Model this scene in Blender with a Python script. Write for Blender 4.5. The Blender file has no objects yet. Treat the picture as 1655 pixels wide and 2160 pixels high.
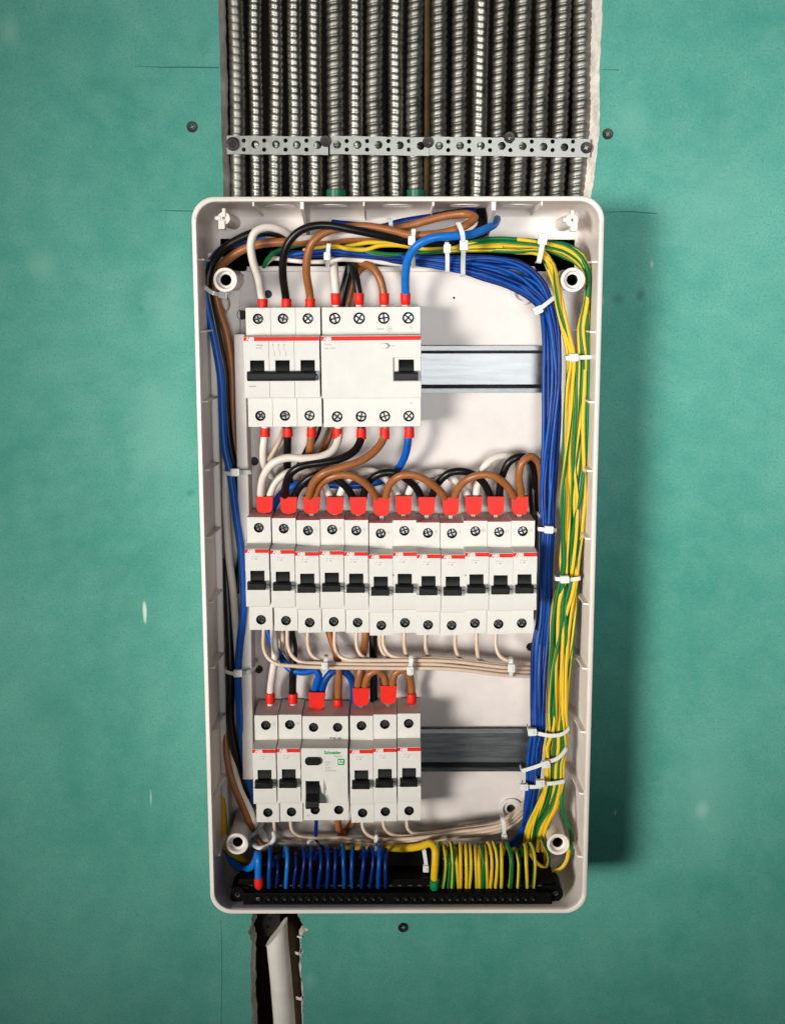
import bpy, bmesh, math, random
from mathutils import Vector, Matrix, noise
from mathutils.geometry import tessellate_polygon

random.seed(7)
S = 0.001            # everything below is written in millimetres
EYE = 1.6            # camera height above the floor, metres
CAMD = 979.0         # camera distance from the wall surface, mm
F = 2700.0; CX, CY = 827.5, 1080.0
PITCH = math.atan(F / 15670.0); ROLL = 0.00176
sc = bpy.context.scene
col = sc.collection

# ------------------------------------------------------------------ camera
cp, sp = math.cos(PITCH), math.sin(PITCH)
fw = Vector((0, cp, -sp)); rt = Vector((1, -ROLL * sp, -ROLL * cp)).normalized(); up = Vector((ROLL, sp, cp)).normalized()
camd = bpy.data.cameras.new('camera'); cam = bpy.data.objects.new('camera', camd); col.objects.link(cam)
m = Matrix(((rt.x, up.x, -fw.x, 0), (rt.y, up.y, -fw.y, -CAMD * S), (rt.z, up.z, -fw.z, EYE), (0, 0, 0, 1)))
cam.matrix_world = m
camd.sensor_fit = 'HORIZONTAL'; camd.sensor_width = 36.0; camd.lens = 36.0 * F / 1655.0
camd.clip_start = 0.01; camd.clip_end = 50
sc.camera = cam

# ------------------------------------------------------------------ light
w = bpy.data.worlds.new('World'); sc.world = w; w.use_nodes = True
w.node_tree.nodes['Background'].inputs[0].default_value = (0.62, 0.90, 1.0, 1)
w.node_tree.nodes['Background'].inputs[1].default_value = 0.022

def area(name, loc, target, sx, sy, power, color, spread=180):
    d = bpy.data.lights.new(name, 'AREA'); d.shape = 'RECTANGLE'; d.size = sx; d.size_y = sy
    d.energy = power; d.color = color; d.spread = math.radians(spread)
    o = bpy.data.objects.new(name, d); col.objects.link(o); o.location = loc
    o.rotation_euler = (Vector(target) - Vector(loc)).to_track_quat('-Z', 'Y').to_euler()
    return o
area('key_lamp', (-1.25, -1.9, 1.43), (0.08, 0, 1.43), 0.85, 0.85, 2.60, (1.0, 0.965, 0.90), 21.5)
area('front_fill', (0.36, -2.1, 1.62), (0.24, 0, 1.74), 0.8, 0.75, 1.15, (0.96, 0.985, 1.0), 23)  # unseen area lamp added behind the camera; narrow beam darkens the corners
sc.view_settings.view_transform = 'Standard'; sc.view_settings.look = 'None'
sc.view_settings.exposure = 0.0; sc.view_settings.gamma = 1.0

# ------------------------------------------------------------------ helpers
def P(px, py, D):
    """point of the place (x, D, z in mm; D = distance in front of the wall) seen at a photo pixel on the plane at depth D"""
    a = (px - CX) / F; b = -(py - CY) / F
    d = rt * a + up * b + fw
    t = (CAMD - D) / d.y
    return Vector((d.x * t, D, d.z * t))

def mat(name, color, rough=0.5, metal=0.0, var=0.0, vscale=60.0, bump=0.0, bscale=400.0, spec=0.5, coat=0.0, sss=0.0, tint=None):
    ma = bpy.data.materials.new(name); ma.use_nodes = True
    nt = ma.node_tree; b = nt.nodes['Principled BSDF']
    b.inputs['Base Color'].default_value = (*color, 1); b.inputs['Roughness'].default_value = rough
    b.inputs['Metallic'].default_value = metal; b.inputs['Specular IOR Level'].default_value = spec
    b.inputs['Coat Weight'].default_value = coat
    tc = nt.nodes.new('ShaderNodeTexCoord')
    if var:
        n = nt.nodes.new('ShaderNodeTexNoise'); n.inputs['Scale'].default_value = vscale; n.inputs['Detail'].default_value = 6
        n.inputs['Roughness'].default_value = 0.65
        nt.links.new(tc.outputs['Object'], n.inputs['Vector'])
        r = nt.nodes.new('ShaderNodeValToRGB')
        t2 = tint or tuple(c * (1 - var) for c in color)
        r.color_ramp.elements[0].position = 0.35; r.color_ramp.elements[0].color = (*t2, 1)
        r.color_ramp.elements[1].position = 0.62; r.color_ramp.elements[1].color = (*color, 1)
        nt.links.new(n.outputs['Fac'], r.inputs['Fac']); nt.links.new(r.outputs['Color'], b.inputs['Base Color'])
        mr = nt.nodes.new('ShaderNodeMapRange'); mr.inputs['To Min'].default_value = max(0.02, rough - 0.12); mr.inputs['To Max'].default_value = min(1, rough + 0.12)
        nt.links.new(n.outputs['Fac'], mr.inputs['Value']); nt.links.new(mr.outputs['Result'], b.inputs['Roughness'])
    if bump:
        n2 = nt.nodes.new('ShaderNodeTexNoise'); n2.inputs['Scale'].default_value = bscale; n2.inputs['Detail'].default_value = 5
        nt.links.new(tc.outputs['Object'], n2.inputs['Vector'])
        bp = nt.nodes.new('ShaderNodeBump'); bp.inputs['Strength'].default_value = bump; bp.inputs['Distance'].default_value = 0.0006
        nt.links.new(n2.outputs['Fac'], bp.inputs['Height']); nt.links.new(bp.outputs['Normal'], b.inputs['Normal'])
    return ma

class MB:
    def __init__(s): s.v = []; s.f = []; s.uv = []
    def add(s, vs, fs, uvs=None):
        o = len(s.v); s.v += [tuple(v) for v in vs]
        for i, f in enumerate(fs):
            s.f.append([o + k for k in f]); s.uv.append(uvs[i] if uvs else None)
        return s
    def box(s, x0, x1, D0, D1, z0, z1):
        vs = [(x, d, z) for x in (x0, x1) for d in (D0, D1) for z in (z0, z1)]
        return s.add(vs, [(0, 1, 3, 2), (4, 6, 7, 5), (0, 4, 5, 1), (2, 3, 7, 6), (0, 2, 6, 4), (1, 5, 7, 3)])
    def hexa(s, a, b):   # two matching rings of points (front / back)
        n = len(a); vs = list(a) + list(b)
        fs = [tuple(range(n)), tuple(range(2 * n - 1, n - 1, -1))] + [(i, (i + 1) % n, n + (i + 1) % n, n + i) for i in range(n)]
        return s.add(vs, fs)
    def plate(s, out, holes, D0, D1, back_shift=None):
        loops = [list(out)] + [list(h) for h in holes]
        flat = [p for l in loops for p in l]
        tris = tessellate_polygon([[Vector((x, z, 0)) for x, z in l] for l in loops])
        n = len(flat)
        vs = [(x, D1, z) for x, z in flat] + [(x, D0, z) for x, z in flat]
        fs = [tuple(t) for t in tris] + [tuple(n + k for k in reversed(t)) for t in tris]
        k = 0
        for l in loops:
            m_ = len(l)
            for i in range(m_):
                a, b = k + i, k + (i + 1) % m_
                fs.append((a, b, n + b, n + a))
            k += m_
        return s.add(vs, fs)
    def tube(s, pts, r, seg=10, phase=0.0, twist=0.0, cap=True):
        n = len(pts); rr = r if isinstance(r, (list, tuple)) else [r] * n
        T = [(pts[min(i + 1, n - 1)] - pts[max(i - 1, 0)]).normalized() for i in range(n)]
        ref = Vector((0, 1, 0))
        N = ref - T[0] * ref.dot(T[0])
        if N.length < 0.05: N = Vector((1, 0, 0)) - T[0] * T[0].x
        N.normalize(); vs = []; L = 0; Ls = []
        for i in range(n):
            if i:
                L += (pts[i] - pts[i - 1]).length
                N = N - T[i] * N.dot(T[i]); N.normalize()
            B = T[i].cross(N); Ls.append(L)
            for k in range(seg):
                a = 2 * math.pi * k / seg
                vs.append(pts[i] + (N * math.cos(a) + B * math.sin(a)) * rr[i])
        fs = []; uvs = []
        for i in range(n - 1):
            for k in range(seg):
                k2 = (k + 1) % seg
                fs.append((i * seg + k, i * seg + k2, (i + 1) * seg + k2, (i + 1) * seg + k))
                u0, u1 = k / seg + phase, (k + 1) / seg + phase
                a0, a1 = twist * Ls[i], twist * Ls[i + 1]
                uvs.append(((u0 + a0, Ls[i] / 10), (u1 + a0, Ls[i] / 10), (u1 + a1, Ls[i + 1] / 10), (u0 + a1, Ls[i + 1] / 10)))
        if cap:
            fs.append(tuple(reversed(range(seg)))); uvs.append([(phase, 0)] * seg)
            fs.append(tuple((n - 1) * seg + k for k in range(seg))); uvs.append([(phase, 0)] * seg)
        return s.add(vs, fs, uvs)
    def lathe(s, c, prof, axis='D', seg=28):
        # prof: (radius, offset along axis); axis D or z
        c = Vector(c); vs = []; fs = []
        for r, h in prof:
            for k in range(seg):
                a = 2 * math.pi * k / seg
                if axis == 'D': vs.append(c + Vector((r * math.cos(a), h, r * math.sin(a))))
                else: vs.append(c + Vector((r * math.cos(a), r * math.sin(a), h)))
        for i in range(len(prof) - 1):
            for k in range(seg):
                k2 = (k + 1) % seg
                fs.append((i * seg + k, i * seg + k2, (i + 1) * seg + k2, (i + 1) * seg + k))
        fs.append(tuple(range(seg))); n = len(prof) - 1
        fs.append(tuple(n * seg + k for k in reversed(range(seg))))
        return s.add(vs, fs)
    def build(s, name, material, parent=None, origin=(0, 0, 0), bevel=0, bseg=2, smooth=True, angle=38, recalc=True):
        if parent is not None: origin = ORG.get(parent.name, (0, 0, 0))
        ox, oD, oz = origin
        me = bpy.data.meshes.new(name)
        me.from_pydata([((x - ox) * S, -(D - oD) * S, (z - oz) * S) for x, D, z in s.v], [], s.f)
        if any(u for u in s.uv):
            ul = me.uv_layers.new(name='UVMap'); li = 0; flat = []
            for f, u in zip(s.f, s.uv):
                for k in range(len(f)): flat += list(u[k]) if u else [0, 0]
            ul.data.foreach_set('uv', flat)
        if recalc:
            bm = bmesh.new(); bm.from_mesh(me)
            bmesh.ops.recalc_face_normals(bm, faces=bm.faces); bm.to_mesh(me); bm.free()
        me.materials.append(material)
        me.polygons.foreach_set('use_smooth', [smooth] * len(me.polygons))
        if smooth: me.set_sharp_from_angle(angle=math.radians(angle))
        o = bpy.data.objects.new(name, me); col.objects.link(o)
        if parent is not None: o.parent = parent
        else: o.location = (ox * S, -oD * S, EYE + oz * S)
        ORG[o.name] = origin
        if bevel:
            b = o.modifiers.new('edge', 'BEVEL'); b.width = bevel * S; b.segments = bseg; b.limit_method = 'ANGLE'; b.angle_limit = math.radians(40)
            b.use_clamp_overlap = True; b.harden_normals = False
        return o
ORG = {}

def tag(o, label=None, cat=None, group=None, kind=None):
    if label: o['label'] = label
    if cat: o['category'] = cat
    if group: o['group'] = group
    if kind: o['kind'] = kind
    return o

def empty(name, origin, label=None, cat=None, group=None):
    o = bpy.data.objects.new(name, None); col.objects.link(o); o.empty_display_size = 0.01
    o.location = (origin[0] * S, -origin[1] * S, EYE + origin[2] * S); ORG[o.name] = tuple(origin)
    return tag(o, label, cat, group)

def copy_tree(o, parent=None):
    c = o.copy(); col.objects.link(c); c.parent = parent
    ORG[c.name] = ORG.get(o.name, (0, 0, 0))
    for ch in [q for q in KIDS.get(o.name, [])]: KIDS.setdefault(c.name, []).append(copy_tree(ch, c))
    return c
KIDS = {}
def kid(parent, o): KIDS.setdefault(parent.name, []).append(o); return o

def circle(cx, cz, r, n=24, a0=0.0):
    return [(cx + r * math.cos(a0 + 2 * math.pi * k / n), cz + r * math.sin(a0 + 2 * math.pi * k / n)) for k in range(n)]
def rect(x0, x1, z0, z1): return [(x0, z0), (x1, z0), (x1, z1), (x0, z1)]
def rrect(x0, x1, z0, z1, r, n=6):
    o = []
    for cx, cz, a in ((x1 - r, z1 - r, 0), (x0 + r, z1 - r, 90), (x0 + r, z0 + r, 180), (x1 - r, z0 + r, 270)):
        for k in range(n + 1):
            t = math.radians(a + 90 * k / n); o.append((cx + r * math.cos(t), cz + r * math.sin(t)))
    return o

def spline(pts, step=2.2):
    """centripetal Catmull-Rom through the points"""
    pts = [Vector(p) for p in pts]
    if len(pts) == 2: pts = [pts[0], pts[0].lerp(pts[1], .5), pts[1]]
    ext = [pts[0] * 2 - pts[1]] + pts + [pts[-1] * 2 - pts[-2]]
    out = []
    for i in range(1, len(ext) - 2):
        p0, p1, p2, p3 = ext[i - 1:i + 3]
        t0 = 0; t1 = t0 + max((p1 - p0).length, 1e-3) ** .5; t2 = t1 + max((p2 - p1).length, 1e-3) ** .5; t3 = t2 + max((p3 - p2).length, 1e-3) ** .5
        n = max(2, int((p2 - p1).length / step))
        for k in range(n):
            t = t1 + (t2 - t1) * k / n
            A1 = p0 * ((t1 - t) / (t1 - t0)) + p1 * ((t - t0) / (t1 - t0))
            A2 = p1 * ((t2 - t) / (t2 - t1)) + p2 * ((t - t1) / (t2 - t1))
            A3 = p2 * ((t3 - t) / (t3 - t2)) + p3 * ((t - t2) / (t3 - t2))
            B1 = A1 * ((t2 - t) / (t2 - t0)) + A2 * ((t - t0) / (t2 - t0))
            B2 = A2 * ((t3 - t) / (t3 - t1)) + A3 * ((t - t1) / (t3 - t1))
            out.append(B1 * ((t2 - t) / (t2 - t1)) + B2 * ((t - t1) / (t2 - t1)))
    out.append(pts[-1]); return out

def text_mesh(txt, size, bold=0.0, ext=0.04, spacing=1.0):
    key = (txt, size, bold, spacing)
    if key in TXT: return TXT[key]
    c = bpy.data.curves.new('lettering', 'FONT'); c.body = txt; c.size = size; c.extrude = ext; c.offset = bold
    c.space_character = spacing; c.resolution_u = 3
    t = bpy.data.objects.new('t', c); col.objects.link(t)
    dg = bpy.context.evaluated_depsgraph_get(); dg.update()
    me = bpy.data.meshes.new_from_object(t.evaluated_get(dg)); bpy.data.objects.remove(t)
    for v in me.vertices:
        x, y, z = v.co; v.co = (x * S, -z * S, y * S)
    me.name = 'lettering'; TXT[key] = me; return me
TXT = {}
def text(txt, size, x, D, z, material, parent, bold=0.0, name='lettering', spacing=1.0, rot=0.0):
    me = text_mesh(txt, size, bold, spacing=spacing)
    if not me.materials: me.materials.append(material)
    elif me.materials[0] != material: me = me.copy(); me.materials[0] = material
    o = bpy.data.objects.new(name, me); col.objects.link(o); o.parent = parent
    ox, oD, oz = ORG.get(parent.name, (0, 0, 0))
    o.location = ((x - ox) * S, -(D - oD) * S, (z - oz) * S); o.rotation_euler = (0, rot, 0)
    ORG[o.name] = ORG.get(parent.name, (0, 0, 0))
    return o

ORD = ['first', 'second', 'third', 'fourth', 'fifth', 'sixth', 'seventh', 'eighth', 'ninth', 'tenth', 'eleventh', 'twelfth',
       'thirteenth', 'fourteenth', 'fifteenth', 'sixteenth', 'seventeenth', 'eighteenth', 'nineteenth', 'twentieth', 'twenty-first', 'twenty-second']

# ------------------------------------------------------------------ materials
def drywall():
    ma = bpy.data.materials.new('green_drywall'); ma.use_nodes = True; nt = ma.node_tree; L = nt.links
    b = nt.nodes['Principled BSDF']; b.inputs['Roughness'].default_value = 0.72; b.inputs['Specular IOR Level'].default_value = 0.3
    tc = nt.nodes.new('ShaderNodeTexCoord')
    def noise_(scale, det, rough=.6):
        n = nt.nodes.new('ShaderNodeTexNoise'); n.inputs['Scale'].default_value = scale; n.inputs['Detail'].default_value = det
        n.inputs['Roughness'].default_value = rough; L.new(tc.outputs['Object'], n.inputs['Vector']); return n
    def mix(fac, a, bcol, mode='MIX'):
        mx = nt.nodes.new('ShaderNodeMix'); mx.data_type = 'RGBA'; mx.blend_type = mode
        if isinstance(fac, float): mx.inputs[0].default_value = fac
        else: L.new(fac, mx.inputs[0])
        for inp, vv in ((mx.inputs[6], a), (mx.inputs[7], bcol)):
            if isinstance(vv, tuple): inp.default_value = (*vv, 1)
            else: L.new(vv, inp)
        return mx.outputs[2]
    def ramp(src, p0, p1, c0=(0, 0, 0), c1=(1, 1, 1)):
        r = nt.nodes.new('ShaderNodeValToRGB'); r.color_ramp.elements[0].position = p0; r.color_ramp.elements[1].position = p1
        r.color_ramp.elements[0].color = (*c0, 1); r.color_ramp.elements[1].color = (*c1, 1); L.new(src, r.inputs['Fac']); return r.outputs['Color']
    n1 = noise_(5.5, 5); n2 = noise_(45, 6, .7); n3 = noise_(650, 3, .7); n4 = noise_(170, 4, .8)
    c = ramp(n1.outputs['Fac'], .33, .70, (.050, .285, .225), (.105, .375, .305))
    c = mix(ramp(n2.outputs['Fac'], .40, .75, (0, 0, 0), (.35, .35, .35)), c, (.20, .46, .355))
    c = mix(ramp(n3.outputs['Fac'], .50, .72, (0, 0, 0), (.8, .8, .8)), c, (.045, .20, .15))
    n5 = noise_(380, 4, .75)
    c = mix(ramp(n5.outputs['Fac'], .58, .74, (0, 0, 0), (.55, .55, .55)), c, (.22, .50, .41))
    n6 = noise_(14, 5, .65)
    c = mix(ramp(n6.outputs['Fac'], .55, .78, (0, 0, 0), (.30, .30, .30)), c, (.05, .25, .19))
    c = mix(ramp(n4.outputs['Fac'], .63, .74, (0, 0, 0), (.75, .75, .75)), c, (.035, .18, .14))
    # scuffs, smears and broad paler and darker patches, each with its own shape
    geo = tc
    def blot(px, py, rx, rz, amount, colr, edge=0.55):
        nonlocal c
        q = P(px, py, 0)
        mp = nt.nodes.new('ShaderNodeMapping'); mp.vector_type = 'POINT'
        mp.inputs['Location'].default_value = (-q.x * S / (rx * S), 0, -(q.z * S) / (rz * S))
        mp.inputs['Scale'].default_value = (1 / (rx * S), 0, 1 / (rz * S))
        L.new(tc.outputs['Object'], mp.inputs['Vector'])
        ad = nt.nodes.new('ShaderNodeVectorMath'); ad.operation = 'MULTIPLY_ADD'
        L.new(n2.outputs['Color'], ad.inputs[0]); ad.inputs[1].default_value = (.9, 0, .9)
        sb = nt.nodes.new('ShaderNodeVectorMath'); sb.operation = 'SUBTRACT'; L.new(mp.outputs['Vector'], sb.inputs[0]); sb.inputs[1].default_value = (.45, 0, .45)
        L.new(sb.outputs[0], ad.inputs[2])
        ln = nt.nodes.new('ShaderNodeVectorMath'); ln.operation = 'LENGTH'; L.new(ad.outputs[0], ln.inputs[0])
        r = ramp(ln.outputs['Value'], edge, 1.0, (amount,) * 3, (0, 0, 0))
        c = mix(r, c, colr)
    for a in ((1481, 1708, 7, 10, .5, (.42, .62, .55), .1), (1480, 1680, 42, 70, .28, (.22, .50, .42), .2), (305, 1290, 2.0, 10, .95, (.62, .74, .66), .5),
              (318, 1683, 1.2, 9, .55, (.5, .66, .58), .3), (1374, 556, 1.6, 4, .7, (.35, .5, .4), .3), (1297, 1714, 1.2, 3, .8, (.5, .6, .55), .4),
              (1352, 622, 5, 6, .6, (.03, .14, .12), .2), (1303, 630, 6, 6, .45, (.03, .14, .12), .2), (287, 620, 9, 14, .35, (.06, .25, .16), .1),
              (410, 110, 12, 12, .3, (.05, .25, .15), .1), (300, 330, 12, 8, .3, (.06, .27, .17), .1), (375, 420, 22, 18, .25, (.07, .28, .2), .1),
              (330, 900, 30, 60, .30, (.24, .48, .40), .0), (360, 640, 24, 40, .25, (.24, .48, .40), .0), (1500, 420, 50, 60, .22, (.24, .48, .41), .0), (1330, 250, 16, 30, .25, (.25, .50, .42), .0),
              (200, 180, 10, 8, .35, (.05, .24, .17), .1), (430, 90, 8, 14, .35, (.05, .24, .17), .1), (440, 395, 5, 8, .35, (.05, .24, .17), .1), (120, 1500, 30, 40, .25, (.04, .21, .16), .0), (380, 1880, 24, 30, .25, (.04, .21, .17), .0),
              (1560, 2000, 40, 30, .25, (.04, .20, .17), .0), (1400, 2080, 30, 20, .2, (.04, .20, .17), .0), (20, 60, 9, 16, .4, (.25, .5, .38), .1), (90, 560, 14, 14, .3, (.25, .5, .38), .1), (402, 1040, 5, 4, .5, (.03, .2, .15), .2),
              (297, 652, 4, 4, .5, (.04, .22, .16), .2), (1372, 880, 3, 3, .4, (.05, .25, .2), .2), (655, 2070, 8, 8, .3, (.25, .5, .45), .1)):
        blot(*a)
    L.new(c, b.inputs['Base Color'])
    bp = nt.nodes.new('ShaderNodeBump'); bp.inputs['Strength'].default_value = .25; bp.inputs['Distance'].default_value = .0005
    L.new(n4.outputs['Fac'], bp.inputs['Height']); L.new(bp.outputs['Normal'], b.inputs['Normal'])
    return ma
M = {}
M['wall'] = drywall()
M['gypsum'] = mat('gypsum_core', (.80, .73, .66), .9, var=.35, vscale=90, bump=.8, bscale=260)
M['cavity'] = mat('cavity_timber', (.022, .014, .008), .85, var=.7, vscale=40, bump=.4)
M['timber'] = mat('pale_timber', (.22, .13, .045), .75, var=.4, vscale=70)
M['shell'] = mat('box_plastic', (.88, .80, .74), .38, var=.10, vscale=18, bump=.10, bscale=500)
M['rim'] = M['shell']
M['chassis'] = mat('chassis_plastic', (.73, .665, .63), .46, var=.16, vscale=16, bump=.08, bscale=450)
M['device'] = mat('device_plastic', (.73, .70, .655), .50, var=.08, vscale=60, bump=.06, bscale=900)
M['red'] = mat('red_print', (.76, .018, .010), .5, spec=.2, var=.15, vscale=200)
M['white_print'] = mat('white_print', (.86, .80, .76), .5)
M['grey_print'] = mat('grey_print', (.33, .32, .31), .7)
M['pencil'] = mat('pencil', (.42, .41, .41), .8)
M['black'] = mat('black_plastic', (.003, .003, .003), .5, var=.3, vscale=200, spec=.07)
M['toggle'] = mat('toggle_plastic', (.006, .006, .006), .42, var=.4, vscale=260, bump=.25, bscale=600, spec=.22)
M['well'] = mat('well_shade_liner', (.012, .012, .012), .6)  # black put in for the shade inside screw and plate holes
M['steel'] = mat('screw_steel', (.33, .33, .32), .38, 1.0, var=.5, vscale=600)
M['dark_steel'] = mat('dark_screw_steel', (.32, .315, .31), .24, 1.0, var=.6, vscale=600)
M['phosphate'] = mat('black_phosphate', (.03, .022, .02), .45, .6, var=.4, vscale=500)
M['rail'] = mat('zinc_rail', (.215, .22, .222), .39, 1.0, var=.30, vscale=260, bump=.12, bscale=200)
def streaky(ma):
    nt = ma.node_tree; n = [q for q in nt.nodes if q.type == 'TEX_NOISE'][0]; tc = [q for q in nt.nodes if q.type == 'TEX_COORD'][0]
    mp = nt.nodes.new('ShaderNodeMapping'); mp.inputs['Scale'].default_value = (.12, 1, 1.6)
    nt.links.new(tc.outputs['Object'], mp.inputs['Vector']); nt.links.new(mp.outputs['Vector'], n.inputs['Vector'])
streaky(M['rail'])
M['strap'] = mat('perforated_zinc', (.23, .23, .21), .42, 1.0, var=.30, vscale=160)
M['conduit'] = mat('conduit_zinc', (.33, .315, .28), .40, 1.0, var=.35, vscale=150)
M['conduit2'] = mat('conduit_dull_zinc', (.30, .287, .255), .48, 1.0, var=.40, vscale=130)
M['ferrule'] = mat('red_ferrule', (.80, .022, .012), .42, spec=.2, var=.08, vscale=300)
M['tie'] = mat('nylon', (.74, .745, .71), .35, var=.08, vscale=200, coat=.2)
M['tie2'] = mat('nylon_grey', (.50, .55, .58), .35)
M['w_white'] = mat('wire_white', (.80, .72, .64), .38, var=.08, vscale=120)
M['w_beige'] = mat('wire_beige', (.72, .55, .42), .42, var=.10, vscale=120)
M['w_black'] = mat('wire_black', (.007, .006, .006), .34, var=.3, vscale=150, spec=.35)
M['w_brown'] = mat('wire_brown', (.36, .125, .035), .38, var=.18, vscale=120)
M['w_blue'] = mat('wire_blue', (.001, .021, .165), .36, spec=.25, var=.25, vscale=160)
M['w_mid_blue'] = mat('wire_mid_blue', (.001, .060, .31), .36, spec=.25, var=.2, vscale=160)
M['w_long_blue'] = mat('wire_long_blue', (.003, .095, .46), .34, spec=.3, var=.2, vscale=160)
M['w_light_blue'] = mat('wire_light_blue', (.01, .17, .60), .32, spec=.25, var=.15, vscale=160)
M['w_yellow'] = mat('wire_yellow', (.72, .46, .015), .38, spec=.25, var=.10, vscale=160)
M['w_green'] = mat('wire_green', (.01, .24, .07), .36, spec=.25, var=.2, vscale=160)
M['pvc'] = mat('pvc', (.88, .85, .78), .5, var=.12, vscale=50)
M['pen'] = mat('pen_mark', (.018, .13, .12), .8)
M['green_plastic'] = mat('green_bushing', (.004, .13, .07), .4)
M['logo_green'] = mat('green_print', (.005, .30, .08), .5)
def gy():
    ma = mat('wire_green_yellow', (.85, .52, .02), .40, spec=.22); nt = ma.node_tree; b = nt.nodes['Principled BSDF']
    uv = nt.nodes.new('ShaderNodeUVMap'); sx = nt.nodes.new('ShaderNodeSeparateXYZ'); nt.links.new(uv.outputs[0], sx.inputs[0])
    ml = nt.nodes.new('ShaderNodeMath'); ml.operation = 'MULTIPLY'; ml.inputs[1].default_value = 2 * math.pi; nt.links.new(sx.outputs['X'], ml.inputs[0])
    cs = nt.nodes.new('ShaderNodeMath'); cs.operation = 'COSINE'; nt.links.new(ml.outputs[0], cs.inputs[0])
    r = nt.nodes.new('ShaderNodeValToRGB'); mr = nt.nodes.new('ShaderNodeMapRange'); mr.inputs['From Min'].default_value = -1
    nt.links.new(cs.outputs[0], mr.inputs['Value']); nt.links.new(mr.outputs[0], r.inputs['Fac'])
    r.color_ramp.elements[0].position = .60; r.color_ramp.elements[0].color = (.004, .14, .032, 1)
    r.color_ramp.elements[1].position = .65; r.color_ramp.elements[1].color = (.72, .46, .022, 1)
    nt.links.new(r.outputs['Color'], b.inputs['Base Color']); return ma
M['w_gy'] = gy()

# ------------------------------------------------------------------ wall with its two channels
def edge_line(pix, D=0, jag=0.35, n=6):
    """broken edge through the given pixels, in wall millimetres"""
    q = [P(x, y, 0) for x, y in pix]; out = []
    for a, b in zip(q[:-1], q[1:]):
        for k in range(n):
            p = a.lerp(b, k / n); out.append((p.x + random.uniform(-jag, jag), p.z))
    out.append((q[-1].x, q[-1].z)); return out
topL = edge_line([(459, -700), (460, 0), (463, 90), (465, 180), (467, 280), (470, 360), (472, 420), (474, 640)], jag=.25)
topR = edge_line([(1272, 640), (1252, 480), (1246, 415), (1252, 375), (1257, 330), (1262, 290), (1265, 230), (1264, 150), (1268, 60), (1270, 0), (1280, -700)], jag=.45)
botR = edge_line([(628, 1800), (630, 1935), (640, 1955), (652, 1963), (640, 1968), (634, 1980), (635, 2005), (640, 2008), (634, 2016), (635, 2060), (639, 2090), (640, 2110), (637, 2120), (640, 2160), (648, 2700)], jag=.5)
botL = edge_line([(540, 2700), (532, 2160), (529, 2110), (528, 2050), (530, 1985), (524, 1966), (530, 1950), (531, 1935), (531, 1800)], jag=.5)
W0, W1_, Z0, Z1 = -900, 950, -1100, 700
wall_out = [(W0, Z0)] + [(W0, Z1)] + [(topL[0][0], Z1)] + topL + topR + [(topR[-1][0], Z1), (W1_, Z1), (W1_, Z0), (botR[-1][0], Z0)] + list(reversed(botR)) + list(reversed(botL)) + [(botL[0][0], Z0)]
T = 12.5
n = len(wall_out)
def inner(p, i):  # the cut slopes inwards on its way back through the board
    return p
tris = tessellate_polygon([[Vector((x, z, 0)) for x, z in wall_out]])
wb = MB().add([(x, 0, z) for x, z in wall_out], [tuple(t) for t in tris])
wall = wb.build('wall', M['wall'], smooth=False); tag(wall, kind='structure')
def cut_face(line, dx, name):
    b = MB(); vs = []; 
    for i, (x, z) in enumerate(line):
        j = noise.noise(Vector((x * .3, z * .12, 1.7))) * 1.1
        vs += [(x, -.02, z), (x + dx * .45 + j, -4 + j, z), (x + dx + j * .8, -T, z)]
    fs = []
    for i in range(len(line) - 1):
        for k in range(2): fs.append((3 * i + k, 3 * i + k + 1, 3 * i + 3 + k + 1, 3 * i + 3 + k))
    b.add(vs, fs); o = b.build(name, M['gypsum'], recalc=True, parent=wall); return o
ORG[wall.name] = (0, 0, 0)
cut_face(topL, 3.6, 'cut_edge'); cut_face(topR, -8.0, 'cut_edge'); cut_face(botR, -2.0, 'cut_edge'); cut_face(botL, 3.0, 'cut_edge')
# torn paper flaps on the lower channel
for (x, y, dx, dy) in ((626, 1975, 11, 5), (622, 2008, 8, 8), (624, 2103, 12, 9)):
    a = P(x, y, -3); b = P(x + dx, y + dy * .3, 1.5); c_ = P(x + dx, y + dy, .8); d = P(x + 1, y + dy * .7, -3.5)
    MB().hexa([a, b, c_, d], [a + Vector((0, -.5, 0)), b + Vector((0, -.5, 0)), c_ + Vector((0, -.5, 0)), d + Vector((0, -.5, 0))]).build('torn_paper', M['gypsum'], parent=wall)
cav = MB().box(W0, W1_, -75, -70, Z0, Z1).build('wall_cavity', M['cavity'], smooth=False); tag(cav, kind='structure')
a = P(896, -300, -30); b_ = P(916, 520, -30)
q0_, q1_ = P(500, 2400, -42), P(660, 1850, -42)
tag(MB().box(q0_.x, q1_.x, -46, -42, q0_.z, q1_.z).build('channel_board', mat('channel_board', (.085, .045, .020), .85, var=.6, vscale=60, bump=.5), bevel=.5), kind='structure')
bat = MB().box(a.x, a.x + 7, -60, -30, b_.z, 400).build('timber_batten', M['timber'], bevel=.6); tag(bat, kind='structure')
cavd = MB()
for (x, y0, y1, side) in ((476, -300, 640, -1), (1250, -300, 640, 1)):
    q = P(x, y0, -T); r_ = P(x, y1, -T)
    cavd.box(q.x + side * 3, q.x + side * 45, -69, -14, r_.z, 450)
tag(cavd.build('wall_stud', M['cavity'], bevel=.5), kind='structure')
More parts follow.
